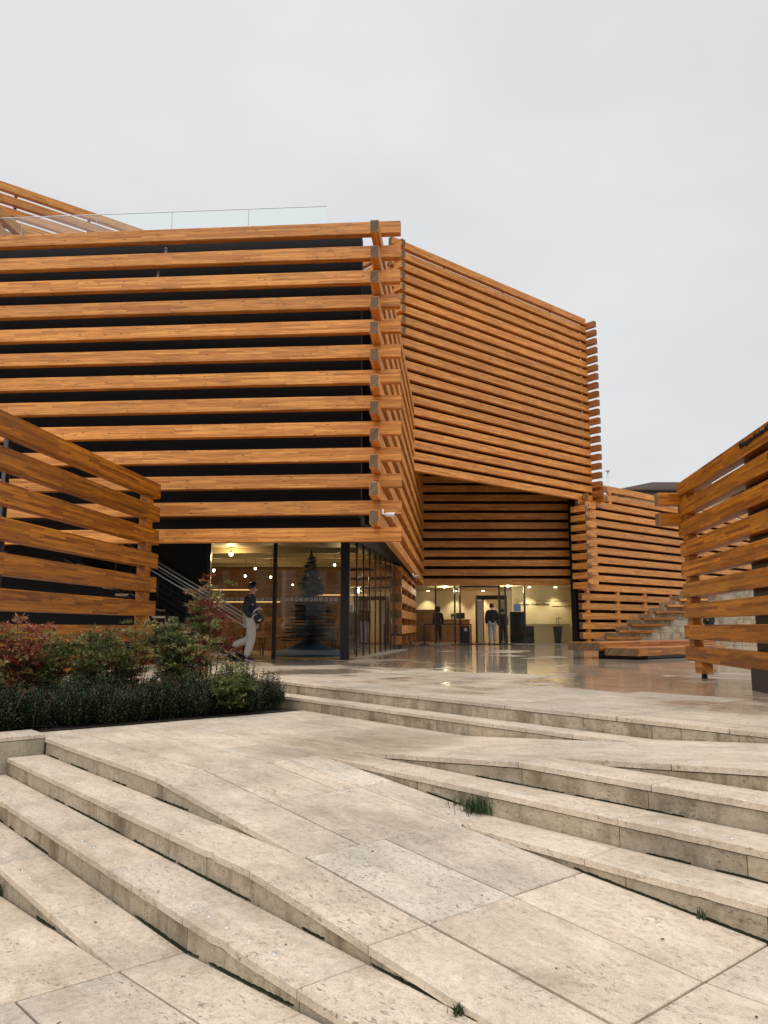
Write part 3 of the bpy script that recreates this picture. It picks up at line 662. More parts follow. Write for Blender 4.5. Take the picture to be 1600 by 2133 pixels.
# ================================================================== TIMBER SCREENS
SC = M['pine_screen']
ls = empty('timber_screen', (-4.7, 12, 0), 'left free-standing screen of thick varnished pine beams behind the shrubs', 'timber screen', 'timber screens')
r0 = Vector((-4.42, 15.0)); ld = Vector((-.1023, -.9948)); ln_ = Vector((-.9948, .1023))
for i in range(8):
    top = 3.56-.46*i
    beam(r0+ld*random.uniform(-.02, .02), r0+ld*6.6, top-.1435, .287, .18, SC, ls, side=-.09, end=EG)
    if i < 7:
        for s in (.42, 5.9): 
            q = r0+ld*s+ln_*.10; boxat('spacer_block', (q.x, q.y, top-.287-.0865), (.24, .17, .174), SC, ls, math.atan2(ld.y, ld.x))
for s in (4.75,):
    q = r0+ld*s+ln_*.26; link('steel_post', tube_mesh([(0, 0, 0), (0, 0, 3.45)], .05, 12), M['black_metal'], ls, (q.x, q.y, 0))
    for z in (.8, 1.75, 2.65, 3.3): boxat('bracket', (q.x+.045, q.y, z), (.1, .06, .04), M['black_metal'], ls)
rs = empty('timber_screen', (4.6, 10, 0), 'right free-standing pine beam screen with black lettering on a dark plinth', 'timber screen', 'timber screens')
q0 = Vector((4.83, 12.5)); rd = Vector((-.111, -.9938)); rn = Vector((.9938, -.111))
for i in range(9):
    top = .47+.3285*i
    beam(q0+rd*random.uniform(-.03, .03), q0+rd*6.2, top-.1125, .225, .17, SC, rs, side=.085, end=EG)
    if i < 8:
        for s in (.26, 5.4):
            q = q0+rd*s+rn*.10; boxat('spacer_block', (q.x, q.y, top+.052), (.24, .15, .104), SC, rs, math.atan2(rd.y, rd.x))
for k, z in ((0, 2.83), (1, 2.50)):
    q = q0+rd*.1; boxat('cross_stub', (q.x-.02, q.y+.05, z), (.68, .17, .20), SC, rs, R(4), .006, EG)
q = q0+rd*.62+rn*.09; boxat('foot_block', (q.x, q.y, .17), (.34, .17, .19), SC, rs, math.atan2(rd.y, rd.x))
link('steel_post', tube_mesh([(0, 0, 0), (0, 0, .2)], .042, 12), M['black_metal'], rs, (q.x, q.y, 0))
q = q0+rd*3.55+rn*.1; boxat('plinth', (q.x, q.y, .135), (1.3, .22, .27), M['black_metal'], rs, math.atan2(rd.y, rd.x))
q = q0+rd*3.75+rn*.22; boxat('plinth_panel', (q.x, q.y, 1.6), (2.3, .06, 2.75), M['black_metal'], rs, math.atan2(rd.y, rd.x))
for txt, s, z in (('Odunpazarı Modern Müze', 3.05, 2.985), ('M', 3.93, 2.655)):
    q = q0+rd*s-rn*.008
    link('lettering', text_mesh(txt, .10, .008), M['black'], rs, (q.x, q.y, z), (math.pi/2, 0, math.atan2(rd.y, rd.x)))
# ================================================================== OUTDOOR STAIR AND RAILING (left)
st = empty('outdoor_staircase', (-4.5, 18.2, 0), 'light stone steps with steel railing rising left against the dark wall', 'staircase')
for k in range(13):
    x = -3.55-.29*k; boxmm('tread', x-.31, x, 17.75, 18.85, .17*(k+1)-.05, .17*(k+1), M['stone'], st, .006)
link('stringer', tube_mesh([(-3.3, 18.8, 0), (-7.4, 18.8, 2.35)], .05, 6, smooth=False), M['black_metal'], st)
link('stringer', tube_mesh([(-3.3, 17.8, 0), (-7.4, 17.8, 2.35)], .05, 6, smooth=False), M['black_metal'], st)
for dz, r in ((.98, .021), (.80, .019), (.62, .006), (.47, .006), (.32, .006), (.17, .006)):
    for y in ((17.76, 18.8) if r > .01 else (17.76,)):
        link('handrail' if r > .01 else 'wire', tube_mesh([(-3.05, y, dz-.06), (-3.2, y, dz), (-7.3, y, dz+2.4)], r, 8), M['steel'] if r > .01 else M['black_metal'], st)
for k in range(5):
    x = -3.2-1.0*k
    for y in (17.76, 18.8): link('baluster', tube_mesh([(x, y, .05+.586*(k*1.0)), (x, y, .98+.586*k)], .013, 6), M['black_metal'], st)
# ================================================================== TIMBER BENCH
bn = empty('timber_bench', ab(10.8, 18, 0), 'low bench of two overlapping laminated timber slabs on a black base', 'bench')
def gslab(name, a0, a1, b0, b1, z0, z1, mat, parent, end=None):
    c = ab((a0+a1)/2, (b0+b1)/2, (z0+z1)/2); return boxat(name, c, (b1-b0, a1-a0, z1-z0), mat, parent, GRID, .01, end)
gslab('seat_slab', 10.12, 11.05, 16.37, 20.6, .09, .28, SC, bn, EG); gslab('seat_slab', 11.06, 12.0, 16.2, 22.0, .20, .40, SC, bn, EG)
gslab('base', 10.4, 11.6, 17.2, 19.6, 0, .09, M['black_metal'], bn); gslab('base', 11.3, 11.8, 17.2, 21, 0, .2, M['black_metal'], bn)
# ================================================================== STONE TERRACES (right, middle distance)
bt = empty('stone_terrace_steps', (12, 33, 0), 'pale stone seating steps with timber planks climbing right below the wing', 'steps')
for k in range(9):
    x = 9.28+.543*k; Y0 = 32.6+.12*k; first = True
    while x < 20:
        ln = random.choice((.9, 1.2, 1.5)); 
        boxmm('stone_block', x+.006, x+ln-.006, Y0, Y0+2.0, .27*k+.003, .27*(k+1)-.003, M['stone_riser'] if k > 0 else M['stone_riser'], bt, .006); x += ln
    px = 9.28+.543*k
    boxat('timber_plank', (px+.72, Y0-.02, .27*(k+1)+.045), (1.5-.05*k, .42, .085), SC if k < 5 else PIN, bt, 0, .006, EG)
# ================================================================== HOUSE BEYOND
hs_ = empty('tiled_house', (23, 62, 0), 'distant house with a brown tiled hip roof showing over the right wing', 'house')
boxmm('wall', 19, 31, 60, 70, 0, 11.1, M['cream'], hs_)
boxmm('eave', 18.3, 31.8, 59.2, 70.8, 11.0, 11.28, M['black_metal'], hs_)
rx0, rx1, ry0, ry1, rz0, rz1 = 18.1, 31.9, 59.1, 70.9, 11.3, 13.0
link('roof', pymesh('roof', [(rx0, ry0, rz0), (rx1, ry0, rz0), (rx1, ry1, rz0), (rx0, ry1, rz0), (rx0+5, 65, rz1), (rx1-5, 65, rz1)], [(0, 1, 5, 4), (1, 2, 5), (2, 3, 4, 5), (3, 0, 4)]), M['tile'], hs_)
tmesh = None
for i in range(50):           # rounded tile courses running up the front slope
    x = rx0+.15+.275*i; 
    tt = min(1, min((x-rx0)/5, (rx1-x)/5)); yb, zb = ry0+(65-ry0)*tt, rz0+(rz1-rz0)*tt
    link('tile_course', tube_mesh([(x, ry0-.05, rz0+.05), (x, yb, zb+.05)], .09, 6), M['tile'], hs_)
lp = empty('lamp_mast', (16.6, 56, 0), 'thin roof mast with a small lamp head beyond the wing', 'mast')
link('pole', tube_mesh([(0, 0, 0), (0, 0, 12.2)], .022, 6), M['steel'], lp, (16.6, 56, 0)); link('lamp_head', lathe_mesh([(.03, 12.1), (.17, 12.25), (.16, 12.28), (.02, 12.3)], 10), M['steel'], lp, (16.6, 56, 0))
# ================================================================== PLANK TREE AND CAFE FURNITURE
tr = empty('plank_tree', (-1.95, 20.6, 0), 'dark tapering tree built of stacked driftwood planks inside the cafe window', 'tree sculpture')
nl = 30
for k in range(nl):
    f = k/(nl-1); z = .42+2.15*f; r = (.78*(1-f)**.85+.06)
    for j in range(4):
        L_ = 2*r*random.uniform(.75, 1.05); boxat('plank', (-1.95+random.uniform(-.04, .04), 20.6+random.uniform(-.03, .03), z+.018*j), (L_, random.uniform(.10, .18), .028), M['tree_wood'], tr, random.uniform(0, math.pi), .003)
link('tree_top', lathe_mesh([(.10, 2.58), (.03, 2.72), (.004, 2.85)], 8), M['tree_wood'], tr, (-1.95, 20.6, 0))
link('skirt', lathe_mesh([(.95, .02), (.88, .12), (.55, .25), (.25, .38), (.10, .45)], 24), M['blue_cloth'], tr, (-1.95, 20.6, 0))
def chair(x, y, rz, lab):
    t = empty('cafe_chair', (x, y, .02), lab, 'chair', 'cafe chairs')
    for dx in (-.19, .19):
        for dy in (-.19, .19): link('leg', tube_mesh([(dx*1.15, dy*1.15, 0), (dx, dy, .45)], .014, 6), M['black_metal'], t, (x, y, .02), (0, 0, rz))
    link('seat', cbox_mesh(.44, .44, .04, .01), M['cafe_wall'], t, (x, y, .49), (0, 0, rz))
    b_ = link('backrest', cbox_mesh(.42, .03, .28, .01), M['cafe_wall'], t, (x-.2*math.sin(rz), y+.2*math.cos(rz), .80), (0, 0, rz))
    link('back_rod', tube_mesh([(0, .2, .45), (0, .21, .8)], .014, 6), M['black_metal'], t, (x, y, .02), (0, 0, rz))
for i, (x, y, rz) in enumerate(((-3.4, 20.3, .3), (-3.0, 21.4, 2.6), (-4.0, 21.8, 1.2), (-1.1, 21.6, 2.0))): chair(x, y, rz, 'dark timber and steel cafe chair behind the window')
for i, (x, y) in enumerate(((-3.6, 21.0), (-1.5, 22.6))):
    t = empty('cafe_table', (x, y, .02), 'small round cafe table behind the window', 'table', 'cafe tables')
    link('top', lathe_mesh([(.36, .70), (.36, .73), (.34, .735)], 20), M['cafe_wall'], t, (x, y, .02)); link('stem', tube_mesh([(0, 0, 0), (0, 0, .7)], .025, 8), M['black_metal'], t, (x, y, .02)); link('foot', lathe_mesh([(.22, 0), (.2, .015), (.03, .03)], 16), M['black_metal'], t, (x, y, .02))
# ================================================================== LOBBY THINGS
t = empty('security_gate', (5.25, EY+1.4, .03), 'walk-through metal detector arch with pale side panels inside the doorway', 'security gate')
for x in (4.55, 5.65): boxmm('side_panel', x-.14, x+.14, EY+1.15, EY+1.65, .03, 2.02, M['cream'], t, .01); boxmm('edge_trim', x-.17, x-.14, EY+1.13, EY+1.67, .03, 2.08, M['black'], t, 0); boxmm('edge_trim', x+.14, x+.17, EY+1.13, EY+1.67, .03, 2.08, M['black'], t, 0)
boxmm('header', 4.38, 5.82, EY+1.14, EY+1.66, 2.08, 2.26, M['black'], t, .006)
t = empty('reception_desk', (3.2, EY+4.2, .03), 'brown timber reception desk left of the security gate', 'desk')
boxmm('front_panel', 2.35, 4.35, EY+4.0, EY+4.1, .03, 1.12, M['cafe_wall'], t); boxmm('counter_top', 2.3, 4.4, EY+3.95, EY+4.7, 1.12, 1.17, M['cafe_wall'], t); boxmm('monitor', 3.7, 4.15, EY+4.35, EY+4.4, 1.2, 1.5, M['black'], t)
t = empty('barrier_rail', (3.0, EY-.3, 0), 'low black tubular barrier in front of the entrance glass', 'barrier')
bx0, bx1 = ux(884, 35), ux(982, 35)
for x in (bx0, bx1): boxat('post', (x, EY-.3, .46), (.06, .06, .92), M['black_metal'], t); boxat('foot', (x, EY-.3, .015), (.4, .3, .026), M['black_metal'], t)
boxmm('rail', bx0, bx1, EY-.325, EY-.275, .88, .93, M['black_metal'], t)
x = ux(971, 36); t = empty('litter_bin', (x, EY+.9, .03), 'small black bin with a round yellow emblem beside the door', 'bin')
boxmm('body', x-.2, x+.2, EY+.7, EY+1.1, .03, .82, M['black'], t, .02); link('emblem', lathe_mesh([(.06, 0), (.085, 0), (.085, .006), (.06, .006)], 18), M['strip'] if False else M['cream'], t, (x, EY+.695, .66), (math.pi/2, 0, 0))
x = ux(1081, 36.5); t = empty('ticket_kiosk', (x, EY+1.2, .03), 'dark ticket kiosk with a bluish screen behind the right glass', 'kiosk')
boxmm('body', x-.32, x+.32, EY+1.2, EY+1.6, .03, 1.5, M['black_cloth'], t, .03); boxmm('screen', x-.17, x+.17, EY+1.3, EY+1.36, 1.52, 1.85, M['screen'], t, .01); boxmm('side_box', x+.42, x+.75, EY+1.2, EY+1.6, .03, .82, M['black_cloth'], t, .01)
x = ux(1120, 38); t = empty('low_counter', (x, EY+2.6, .03), 'pale plain counter behind the right entrance glass', 'counter')
boxmm('body', x-.6, x+1.6, EY+2.4, EY+2.9, .03, .95, M['cream'], t, .01)
x = ux(1162, 36.2); t = empty('umbrella_stand', (x, EY+.75, .03), 'black tapered umbrella stand by the right end of the entrance glass', 'umbrella stand')
link('pot', lathe_mesh([(.15, 0), (.22, .75), (.235, .78), (.2, .78)], 16), M['black'], t, (x, EY+.75, .03))
for i, (dx, hk) in enumerate(((-.06, 1), (.08, -1))):
    u_ = empty('umbrella', (x+dx, EY+.75, .1), ('left' if i == 0 else 'right')+' of two umbrellas with curved handles in the black stand', 'umbrella')
    link('shaft', tube_mesh([(0, 0, 0), (.02*hk, 0, 1.0)], .012, 6), M['black'], u_, (x+dx, EY+.75, .1))
    link('handle', tube_mesh([(.02*hk, 0, 1.0), (.025*hk, 0, 1.07), (.06, 0, 1.11), (.10, 0, 1.08), (.105, 0, 1.03)], .016, 8), M['tile'], u_, (x+dx, EY+.75, .1))
# ================================================================== PEOPLE
def skinmesh(name, pts, edges, levels=2):
    """pts: {name:(pos,(rx,ry))}; returns baked mesh"""
    names = list(pts); me = bpy.data.meshes.new(name); me.from_pydata([pts[n][0] for n in names], [(names.index(a), names.index(b)) for a, b in edges], [])
    o = bpy.data.objects.new('tmp', me); C.objects.link(o)
    sk = o.modifiers.new('skin', 'SKIN'); sk.use_smooth_shade = True
    for i, n in enumerate(names):
        r = pts[n][1]; me.skin_vertices[0].data[i].radius = r if isinstance(r, tuple) else (r, r)
    me.skin_vertices[0].data[0].use_root = True
    ss = o.modifiers.new('sub', 'SUBSURF'); ss.levels = levels; ss.render_levels = levels
    bpy.context.view_layer.update()
    out = bpy.data.meshes.new_from_object(o.evaluated_get(bpy.context.evaluated_depsgraph_get())); bpy.data.objects.remove(o); out.shade_smooth(); return out
def ell_mesh(rx, ry, rz, cut=None, seg=18, ring=12):
    V, Fc = [], []
    for i in range(ring+1):
        th = math.pi*i/ring
        for k in range(seg):
            ph = 2*math.pi*k/seg; V.append((rx*math.sin(th)*math.cos(ph), ry*math.sin(th)*math.sin(ph), rz*math.cos(th)))
    for i in range(ring):
        for k in range(seg): Fc.append((i*seg+k, (i+1)*seg+k, (i+1)*seg+(k+1) % seg, i*seg+(k+1) % seg))
    if cut: Fc = [f for f in Fc if not cut(sum((Vector(V[q]) for q in f), Vector())/4)]
    return pymesh('ell', V, Fc, True)
STAND = dict(pelvis=((0, 0, .96), .115), spine=((0, 0, 1.14), .12), chest=((0, 0, 1.36), (.15, .12)), neck=((0, .01, 1.52), .05), head=((0, .025, 1.61), .075), crown=((0, .01, 1.69), .07),
    shL=((-.18, 0, 1.43), .058), elL=((-.235, -.02, 1.14), .042), wrL=((-.22, .06, .90), .028), haL=((-.215, .09, .82), .03),
    shR=((.18, 0, 1.43), .058), elR=((.235, -.02, 1.14), .042), wrR=((.22, .06, .90), .028), haR=((.215, .09, .82), .03),
    hipL=((-.09, 0, .92), .085), knL=((-.10, .02, .50), .055), anL=((-.10, -.02, .10), .04), toL=((-.11, .13, .04), .034),
    hipR=((.09, 0, .92), .085), knR=((.10, .02, .50), .055), anR=((.10, -.02, .10), .04), toR=((.11, .13, .04), .034))
EDG = [('pelvis', 'spine'), ('spine', 'chest'), ('chest', 'neck'), ('neck', 'head'), ('head', 'crown')]
for s in 'LR': EDG += [('chest', 'sh'+s), ('sh'+s, 'el'+s), ('el'+s, 'wr'+s), ('wr'+s, 'ha'+s), ('pelvis', 'hip'+s), ('hip'+s, 'kn'+s), ('kn'+s, 'an'+s), ('an'+s, 'to'+s)]
UP = ['spine', 'chest', 'shL', 'elL', 'wrL', 'shR', 'elR', 'wrR']; LOW = ['pelvis', 'hipL', 'knL', 'anL', 'hipR', 'knR', 'anR']
def grow(r, g): return tuple(q+g for q in r) if isinstance(r, tuple) else r+g
def person(label, loc, rz, pose, jacket, trousers, hair='hair', h=1.0, jg=.028, tg=.022, shoes='black', hood=False, fingers=False, long_jacket=True, group=None):
    t = empty('person', loc, label, 'person', group); t.rotation_euler = (0, 0, rz); t.scale = (h, h, h)
    J = dict(pose); ed = list(EDG)
    if fingers:
        for s in 'LR':
            w_, hd = Vector(J['wr'+s][0]), Vector(J['ha'+s][0]); d = (hd-w_).normalized(); side = d.cross(Vector((0, 1, 0))).normalized()
            for i, (o_, l_) in enumerate(((-.026, .07), (-.009, .082), (.009, .078), (.026, .062))):
                k1 = 'f%s%d' % (s, i); k2 = 'g%s%d' % (s, i)
                J[k1] = (tuple(hd+d*.035+side*o_), .0085); J[k2] = (tuple(hd+d*(.035+l_*.8)+side*o_*1.1+Vector((.02, 0, -.012))), .007); ed += [('ha'+s, k1), (k1, k2)]
            k1 = 't'+s; J[k1] = (tuple(w_+d*.045+side*.055), .009); ed += [('wr'+s, k1)]
    def lk(name, me, mat): 
        o = bpy.data.objects.new(name, me); C.objects.link(o); me.materials.append(mat); o.parent = t; return o
    lk('body', skinmesh('body', J, ed), M['skin'])
    P_ = {n: (J[n][0], grow(J[n][1], jg)) for n in UP}
    pe = Vector(J['pelvis'][0]); P_['hem'] = (tuple(pe+Vector((0, 0, -.05 if long_jacket else .05))), grow(J['pelvis'][1], jg+.012)); nk = Vector(J['neck'][0]); P_['collar'] = (tuple(nk-Vector((0, 0, .045))), .068)
    lk('jacket', skinmesh('jacket', P_, [('spine', 'chest'), ('chest', 'collar'), ('spine', 'hem')]+[(a, b) for s in 'LR' for a, b in (('chest', 'sh'+s), ('sh'+s, 'el'+s), ('el'+s, 'wr'+s))]), M[jacket])
    Q_ = {n: (J[n][0], grow(J[n][1], tg)) for n in LOW}
    lk('trousers', skinmesh('trousers', Q_, [(a, b) for s in 'LR' for a, b in (('pelvis', 'hip'+s), ('hip'+s, 'kn'+s), ('kn'+s, 'an'+s))]), M[trousers])
    hd = Vector(J['head'][0]); cr = Vector(J['crown'][0]); c = (hd+cr)/2; f = Vector((0, 1, 0)) if 'face' not in J else Vector(J['face'][0])
    if hood: hm = ell_mesh(.125, .14, .16, lambda p: p.y > .075 and p.z < .08)
    else: hm = ell_mesh(.100, .112, .118, lambda p: (p.y > .02 and p.z < .045) or p.z < -.055)
    o = lk('hair' if not hood else 'hood', hm, M[hair] if not hood else M[jacket]); o.location = c+Vector((0, 0, .02)); fa = math.atan2(f.y, f.x)-math.pi/2; o.rotation_euler = (0, 0, fa)
    for s in (-1, 1):
        e = lk('ear', ell_mesh(.012, .022, .032, seg=10, ring=8), M['skin']); e.location = c+Matrix.Rotation(fa, 3, 'Z') @ Vector((.083*s, -.005, -.025)); e.rotation_euler = (0, 0, fa)
        y = lk('eye', ell_mesh(.011, .007, .008, seg=8, ring=6), M['black']); y.location = c+Matrix.Rotation(fa, 3, 'Z') @ Vector((.032*s, .080, -.005))
    n_ = lk('nose', ell_mesh(.013, .022, .024, seg=10, ring=8), M['skin']); n_.location = c+Matrix.Rotation(fa, 3, 'Z') @ Vector((0, .088, -.03))
    m_ = lk('mouth', ell_mesh(.024, .008, .006, seg=10, ring=6), M['tile']); m_.location = c+Matrix.Rotation(fa, 3, 'Z') @ Vector((0, .078, -.066))
    for s in 'LR':
        an, to = Vector(J['an'+s][0]), Vector(J['to'+s][0]); d = to-an; 
        sh = lk('shoe', skinmesh('shoe', dict(heel=(tuple(an+Vector((0, 0, -.015))-d*.18), .048), mid=(tuple(an+d*.55), .047), toe=(tuple(to+d*.12), .036)), [('heel', 'mid'), ('mid', 'toe')], 1), M[shoes])
        so_ = lk('sole', skinmesh('sole', dict(heel=(tuple(an+Vector((0, 0, -.055))-d*.22), (.045, .016)), toe=(tuple(to+Vector((0, 0, -.022))+d*.15), (.042, .014))), [('heel', 'toe')], 1), M['white'] if shoes == 'black' else M['black'])
    return t
WALK = dict(STAND)   # facing +x in the picture: local y is forward, so the figure is turned by -90 degrees
WALK.update(pelvis=((0, .05, .97), .12), spine=((0, .04, 1.14), .12), chest=((0, .045, 1.36), (.15, .12)), neck=((0, .055, 1.50), .05), head=((0, .085, 1.60), .075), crown=((0, .065, 1.68), .07),
    shL=((-.18, .03, 1.42), .058), elL=((-.22, -.07, 1.15), .042), wrL=((-.17, .12, .99), .028), haL=((-.13, .20, .97), .03),
    shR=((.18, .03, 1.42), .058), elR=((.22, -.06, 1.15), .042), wrR=((.18, .10, .98), .028), haR=((.13, .17, .95), .03),
    hipL=((-.09, .05, .93), .085), knL=((-.09, .02, .50), .058), anL=((-.09, -.36, .36), .042), toL=((-.09, -.43, .22), .034),
    hipR=((.09, .06, .93), .085), knR=((.09, .09, .53), .058), anR=((.09, -.02, .11), .042), toR=((.09, .14, .045), .034))
wk = person('person in dark navy jacket and pale grey trousers striding right past the cafe window', (-3.02, 17.35, 0), -math.pi/2, WALK, 'navy', 'grey_cloth', tg=.042, jg=.04, fingers=True)
bag = empty('shoulder_bag', (-2.8, 17.3, .92), 'black and white bag held at the waist by the striding person', 'bag')
link('bag_body', cbox_mesh(.20, .16, .22, .03), M['black'], bag, (-2.80, 17.25, .97), (R(10), R(-30), .2)); link('flap', cbox_mesh(.15, .17, .07, .02), M['white'], bag, (-2.88, 17.24, 1.02), (R(10), R(-30), .2))
link('strap', tube_mesh([(-.12, 0, .0), (-.02, -.02, .12), (.08, -.02, .17), (.12, 0, .12)], .018, 6), M['white'], bag, (-2.84, 17.24, 1.02)); link('buckle', cbox_mesh(.07, .17, .03, .006), M['white'], bag, (-2.76, 17.24, .92), (0, R(-30), .2))
person('person in hooded dark coat seen through the left entrance glass', (ux(915, 35.4), EY+.55, .03), .3, STAND, 'black_cloth', 'black_cloth', hood=True, h=.94)
person('person in black jacket and blue jeans standing with their back turned at the doorway', (ux(1028, 34.6), EY-.45, .02), .1, STAND, 'black_cloth', 'denim', h=1.02, jg=.05, shoes='white')
person('shorter person in black standing right of the doorway behind a glass leaf', (ux(1049, 36.1), EY+.75, .03), -.1, STAND, 'black_cloth', 'black_cloth', h=.9)
person('attendant with dark hair seated low behind the reception desk', (ux(943, 40.1), EY+4.75, -.28), math.pi, STAND, 'black_cloth', 'black_cloth', h=.98)
person('person in dark clothes standing behind the right timber screen', (ux(1478, 30), 30.0, 0), .5, STAND, 'black_cloth', 'black_cloth')
# ================================================================== PLANTS
def leaf(V, Fc, T, p, d, up, ln, wd, tint):
    s = d.cross(up); s = s.normalized() if s.length > 1e-4 else Vector((1, 0, 0)); i = len(V)
    V += [p, p+d*ln*.45+s*wd*.5, p+d*ln, p+d*ln*.45-s*wd*.5]; Fc.append((i, i+1, i+2, i+3)); T.append(tint)
def leafobj(V, Fc, T, name):
    me = pymesh(name, V, Fc); at = me.attributes.new('tint', 'FLOAT', 'FACE')
    at.data.foreach_set('value', T); return me
def rv(s=1): return Vector((random.gauss(0, s), random.gauss(0, s), random.gauss(0, s)))
def boxwood(h, r, shoots=300):
    V, Fc, T = [], [], []
    for _ in range(shoots):
        an, q = random.uniform(0, 2*math.pi), math.sqrt(random.random()); x, y = r*q*math.cos(an), r*q*math.sin(an)
        top = h*(1-.45*q*q)*random.choice((random.uniform(.6, 1.0), random.uniform(.8, 1.35))); z0 = top*random.uniform(.05, .55)
        d = Vector((x*.5, y*.5, 1)).normalized()+rv(.09); d.normalize(); p = Vector((x, y, z0)); L_ = top-z0; n = max(4, int(L_/.022)); base = random.uniform(.0, .45)
        for k in range(n):
            pp = p+d*(L_*k/n)+rv(.004); a2 = k*1.57+random.uniform(-.4, .4)
            for s in (0, math.pi):
                o = Vector((math.cos(a2+s), math.sin(a2+s), random.uniform(.5, 1.3))).normalized()
                leaf(V, Fc, T, pp, o, Vector((0, 0, 1))+rv(.2), random.uniform(.022, .034), random.uniform(.012, .017), min(1, base+.35*(k/n)**2+random.uniform(0, .25)))
    return leafobj(V, Fc, T, 'boxwood')
def stemmesh(n, h, r, spread):
    V, Fc = [], []
    for _ in range(n):
        an = random.uniform(0, 6.28); q = random.random()*r*.3; p = [Vector((q*math.cos(an), q*math.sin(an), -.02))]
        for k in range(3): p.append(p[-1]+Vector((math.cos(an)*spread*r/3+random.gauss(0, .02), math.sin(an)*spread*r/3+random.gauss(0, .02), h/3)))
        me = tube_mesh(p, [.009, .008, .006, .003], 5); i = len(V); V += [v.co.copy() for v in me.vertices]; Fc += [tuple(j+i for j in f.vertices) for f in me.polygons]; bpy.data.meshes.remove(me)
    return pymesh('stems', V, Fc, True)
bxm = [boxwood(random.uniform(.40, .50), random.uniform(.24, .29), 330) for _ in range(4)]
stm = stemmesh(9, .4, .25, .7)
k = 0
for (a, b0, b1, sp) in ((8.72, .76, 5.75, .36), (9.18, .8, 5.35, .40)):
    b = b0
    while b < b1:
        aa, bb = a+random.uniform(-.05, .05), b+random.uniform(-.05, .05); p = ab(aa, bb, -.3)
        pos = ('at the right hedge tip beside the steps' if a < 9 else 'at the right end of the rear hedge row') if b > b1-.38 else ('in the front hedge row above the paving' if a < 9 else 'in the rear hedge row under the nandinas')
        t = empty('boxwood_shrub', p, 'dark green clipped boxwood shrub '+pos, 'shrub', ('front' if a < 9 else 'rear')+' boxwood hedge row'); s = random.uniform(.78, 1.18); t.scale = (s, s, s*random.uniform(.9, 1.1)); t.rotation_euler = (0, 0, random.uniform(0, 6.28))
        for nm, me, mt in (('foliage', bxm[k % 4], M['box_leaf']), ('stems', stm, M['stem'])):
            if not me.materials: me.materials.append(mt)
            o = bpy.data.objects.new(nm, me); C.objects.link(o); o.parent = t
        k += 1; b += sp
def nandina(h, r, canes, red, dens=1.0, low=.25):
    V, Fc, T = [], [], []; SV, SF = [], []
    for _ in range(canes):
        an = random.uniform(0, 6.28); lean = random.random()**.7*r; top = Vector((lean*math.cos(an), lean*math.sin(an), h*random.uniform(.6, 1.0))); b0 = Vector((top.x*.2, top.y*.2, 0)); mid = (b0+top)/2+rv(.03)
        me = tube_mesh([b0, mid, top], [.008, .006, .003], 5); i = len(SV); SV += [v.co.copy() for v in me.vertices]; SF += [tuple(j+i for j in f.vertices) for f in me.polygons]; bpy.data.meshes.remove(me)
        isred = random.random() < red; cb = random.uniform(.78, 1.0) if isred else random.uniform(.05, .55)
        nsp = int(13*dens)
        for j in range(nsp):
            f = low+(1-low)*(j+random.random())/nsp; p = (b0.lerp(mid, f*2) if f < .5 else mid.lerp(top, f*2-1)); a2 = random.uniform(0, 6.28)
            rd_ = Vector((math.cos(a2), math.sin(a2), random.uniform(.1, .9))).normalized(); L_ = random.uniform(.14, .26); tb = cb+random.uniform(-.12, .12)
            for q in range(7):
                ft = .25+.75*q/6; pp = p+rd_*L_*ft-Vector((0, 0, .06*ft*ft))
                for s in (-1, 1):
                    sd_ = rd_.cross(Vector((0, 0, 1))).normalized()*s
                    bd = (sd_*.8+rd_*.6+Vector((0, 0, random.uniform(-.3, .4)))).normalized(); bl_ = random.uniform(.03, .08)*(1.2-ft*.6)
                    for m in range(3):
                        leaf(V, Fc, T, pp+bd*bl_*(.4+.3*m)+rv(.006), (bd+rv(.45)).normalized(), Vector((0, 0, 1))+rv(.5), random.uniform(.040, .068), random.uniform(.014, .021), max(0, min(1, tb+random.uniform(-.2, .25)*(0.5 if isred else 1))))
    return leafobj(V, Fc, T, 'nandina'), pymesh('canes', SV, SF, True)
for (u, Y, h, r, canes, red, dens, low, lab) in (
    (35, 8.85, .98, .34, 18, .48, 1.0, .2, 'reddish nandina bush at the left edge before the timber screen'),
    (105, 9.3, .80, .28, 12, .12, .9, .3, 'short pale nandina bush second from the left edge'),
    (190, 9.4, .92, .32, 15, .16, 1.0, .25, 'nandina bush with pink tips before the middle of the left screen'),
    (262, 9.8, 1.02, .32, 14, .2, .9, .3, 'nandina bush with red shoots before the end of the left screen'),
    (372, 9.9, .98, .40, 24, .06, 1.1, .15, 'fullest yellow-green nandina bush between screen and walking person'),
    (436, 10.6, 1.52, .26, 12, .45, .8, .52, 'tall sparse red and olive nandina standing above the others'),
    (478, 9.7, .50, .28, 13, .0, .9, .2, 'low yellowish nandina near the right tip of the hedge')):
    X = ux(u, Y); t = empty('nandina_shrub', (X, Y, -.3), lab, 'shrub', 'nandina bushes'); me, sm_ = nandina(h*1.16, r*1.12, canes, red, dens, low)
    for nm, q, mt in (('foliage', me, M['nandina_leaf']), ('canes', sm_, M['stem'])):
        q.materials.append(mt); o = bpy.data.objects.new(nm, q); C.objects.link(o); o.parent = t
